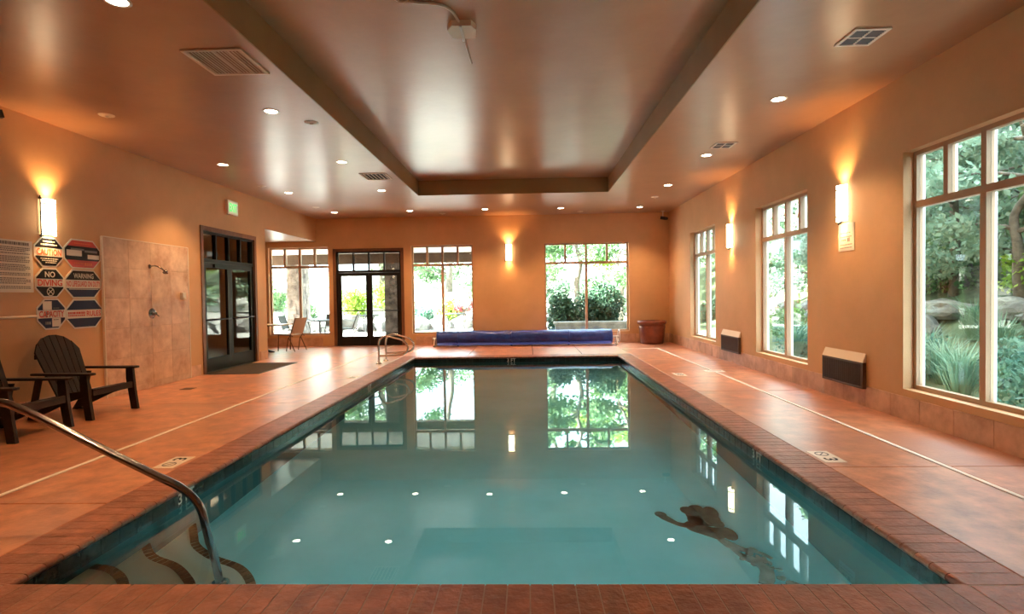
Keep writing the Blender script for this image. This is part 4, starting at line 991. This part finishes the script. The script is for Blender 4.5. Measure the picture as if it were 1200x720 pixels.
# back garden planting
GBk = 'shrubs behind the patio'
for i, (x, y, a, h, m_, lab) in enumerate(((-3.6, 24.9, .8, .75, m_leafC, 'bright yellow-green shrub just left of the red maple'), (-1.6, 25.0, .7, .6, m_leafC, 'bright yellow-green shrub just right of the red maple'), (-5.6, 25.2, .7, .6, m_leafB, 'blue-green shrub behind the boulders, farther from the red maple'), (-4.7, 24.4, .55, .55, m_leafB, 'blue-green shrub behind the boulders, nearer the red maple'),
        (-8.2, 25.4, 1.0, .9, m_leafC, 'bright yellow-green shrub seen through the back door, nearer the boulders'), (-10.5, 25.2, .9, .8, m_leafA, 'mid-green shrub at the left end of the patio garden'), (-6.8, 26.6, 1.1, .9, m_leafC, 'bright yellow-green shrub seen through the back door, higher up'), (-2.4, 27.0, 1.2, 1.0, m_leafA, 'mid-green shrub higher on the slope behind the patio'), (-12.4, 26.4, 1.2, 1.0, m_leafA, 'large mid-green shrub farthest left in the patio garden'))):
    bush('shrub', lab, (x, y, gz(x, y)), (a, a*.8, h), m_, 200+i, 1600, .12, GBk)
bush('evergreen_shrub', 'tall dark evergreen shrub outside the right back window, left of its mullion', (1.15, 18.9, -.05), (.72, .65, .95), m_leafD, 230, 3400, .11, 'dark shrubs outside the right back window')
bush('evergreen_shrub', 'broad dark evergreen shrub outside the right back window, right of its mullion', (2.40, 18.6, -.05), (.95, .75, 1.15), m_leafD, 231, 4200, .11, 'dark shrubs outside the right back window')
r = empty('garden_wall', (1.9, 17.6, -.02), 0, 'low grey garden wall outside the right back window', 'garden wall')
MB().box(-1.0, 1.5, -.2, .2, 0, .48).build('wall_body', m_rock, r); MB().box(-1.05, 1.55, -.24, .24, .48, .55).build('coping_slab', m_rock, r)
grass_clump((3.85, 18.5, -.02), 1.3, 320, 'tall green grass clump outside the right back window', 333)
TREE_AT = ['behind the mullion of the right back window', 'right of the right back window, far up', 'left of the right back window, midway', 'just right of the dark evergreen shrubs', 'just left of the dark evergreen shrubs', 'nearest the right bank', 'far above the red maple', 'far above the alcove window', 'farthest left and tall', 'farthest up behind the right back window', 'far right corner of the garden', 'at the left end, lower']
for i, (x, y, h, s_, m_) in enumerate(((2.2, 24.0, 6.5, 2.6, m_leafA), (5.0, 26.5, 7.5, 3.0, m_leafC), (-.2, 26.0, 6, 2.8, m_leafA), (3.9, 22.6, 5, 2.2, m_leafA), (.3, 22.8, 4.6, 1.9, m_leafE), (6.6, 23.4, 6, 2.5, m_leafE), (-4.2, 29.5, 7, 3.0, m_leafA), (-8.0, 30.0, 7.5, 3.2, m_leafA), (-12.5, 30.5, 8, 3.2, m_leafC), (1.5, 31.5, 8, 3.4, m_leafC), (8.5, 28.5, 8.5, 3.4, m_leafA), (-15.5, 27, 7.5, 3, m_leafA))):
    tree('slope_tree', 'leafy tree on the slope behind the patio, %s' % TREE_AT[i], (x, y, gz(x, y)), h, s_, m_, 600+i, 5200, .17, .12, 'trees on the slope behind the patio', 10)
tree('red_maple', 'small pinkish-red maple behind the patio boulders', (-2.75, 24.6, gz(-2.75, 24.6)), 1.7, .75, m_leafR, 640, 1800, .09, .35, None, 8)
# patio furniture
def patio_table(x, y, lab):
    r = empty('patio_table', (x, y, -.02), 0, lab, 'patio table', 'dark metal patio tables')
    MB().lathe([(0, .70), (.5, .70), (.52, .715), (.52, .73), (0, .735)], 24).build('table_top', m_outmetal, r)
    for a in (.4, 2.0, 3.5, 5.1): MB().tube([(.42*math.cos(a), .42*math.sin(a), 0), (.28*math.cos(a), .28*math.sin(a), .4), (.36*math.cos(a), .36*math.sin(a), .70)], .018, 6).build('leg', m_outmetal, r)
patio_table(-6.6, 17.2, 'dark round patio table seen through the alcove window')
GP = 'dark patio chairs outside the alcove window'
for x, y, a, lab in ((-6.6, 18.1, PI/2, 'dark patio chair on the far side of the patio table'), (-5.75, 17.3, 0.1, 'dark patio chair right of the patio table'), (-7.42, 17.05, PI, 'dark patio chair left of the patio table')):
    cafe_chair((x, y, -.02), a, lab, 'patio chair', m_outmetal, m_outmetal, GP)
patio_table(-6.35, 21.2, 'dark round patio table seen through the back door')
patio_table(-2.9, 22.0, 'dark round patio table seen through the middle back window')
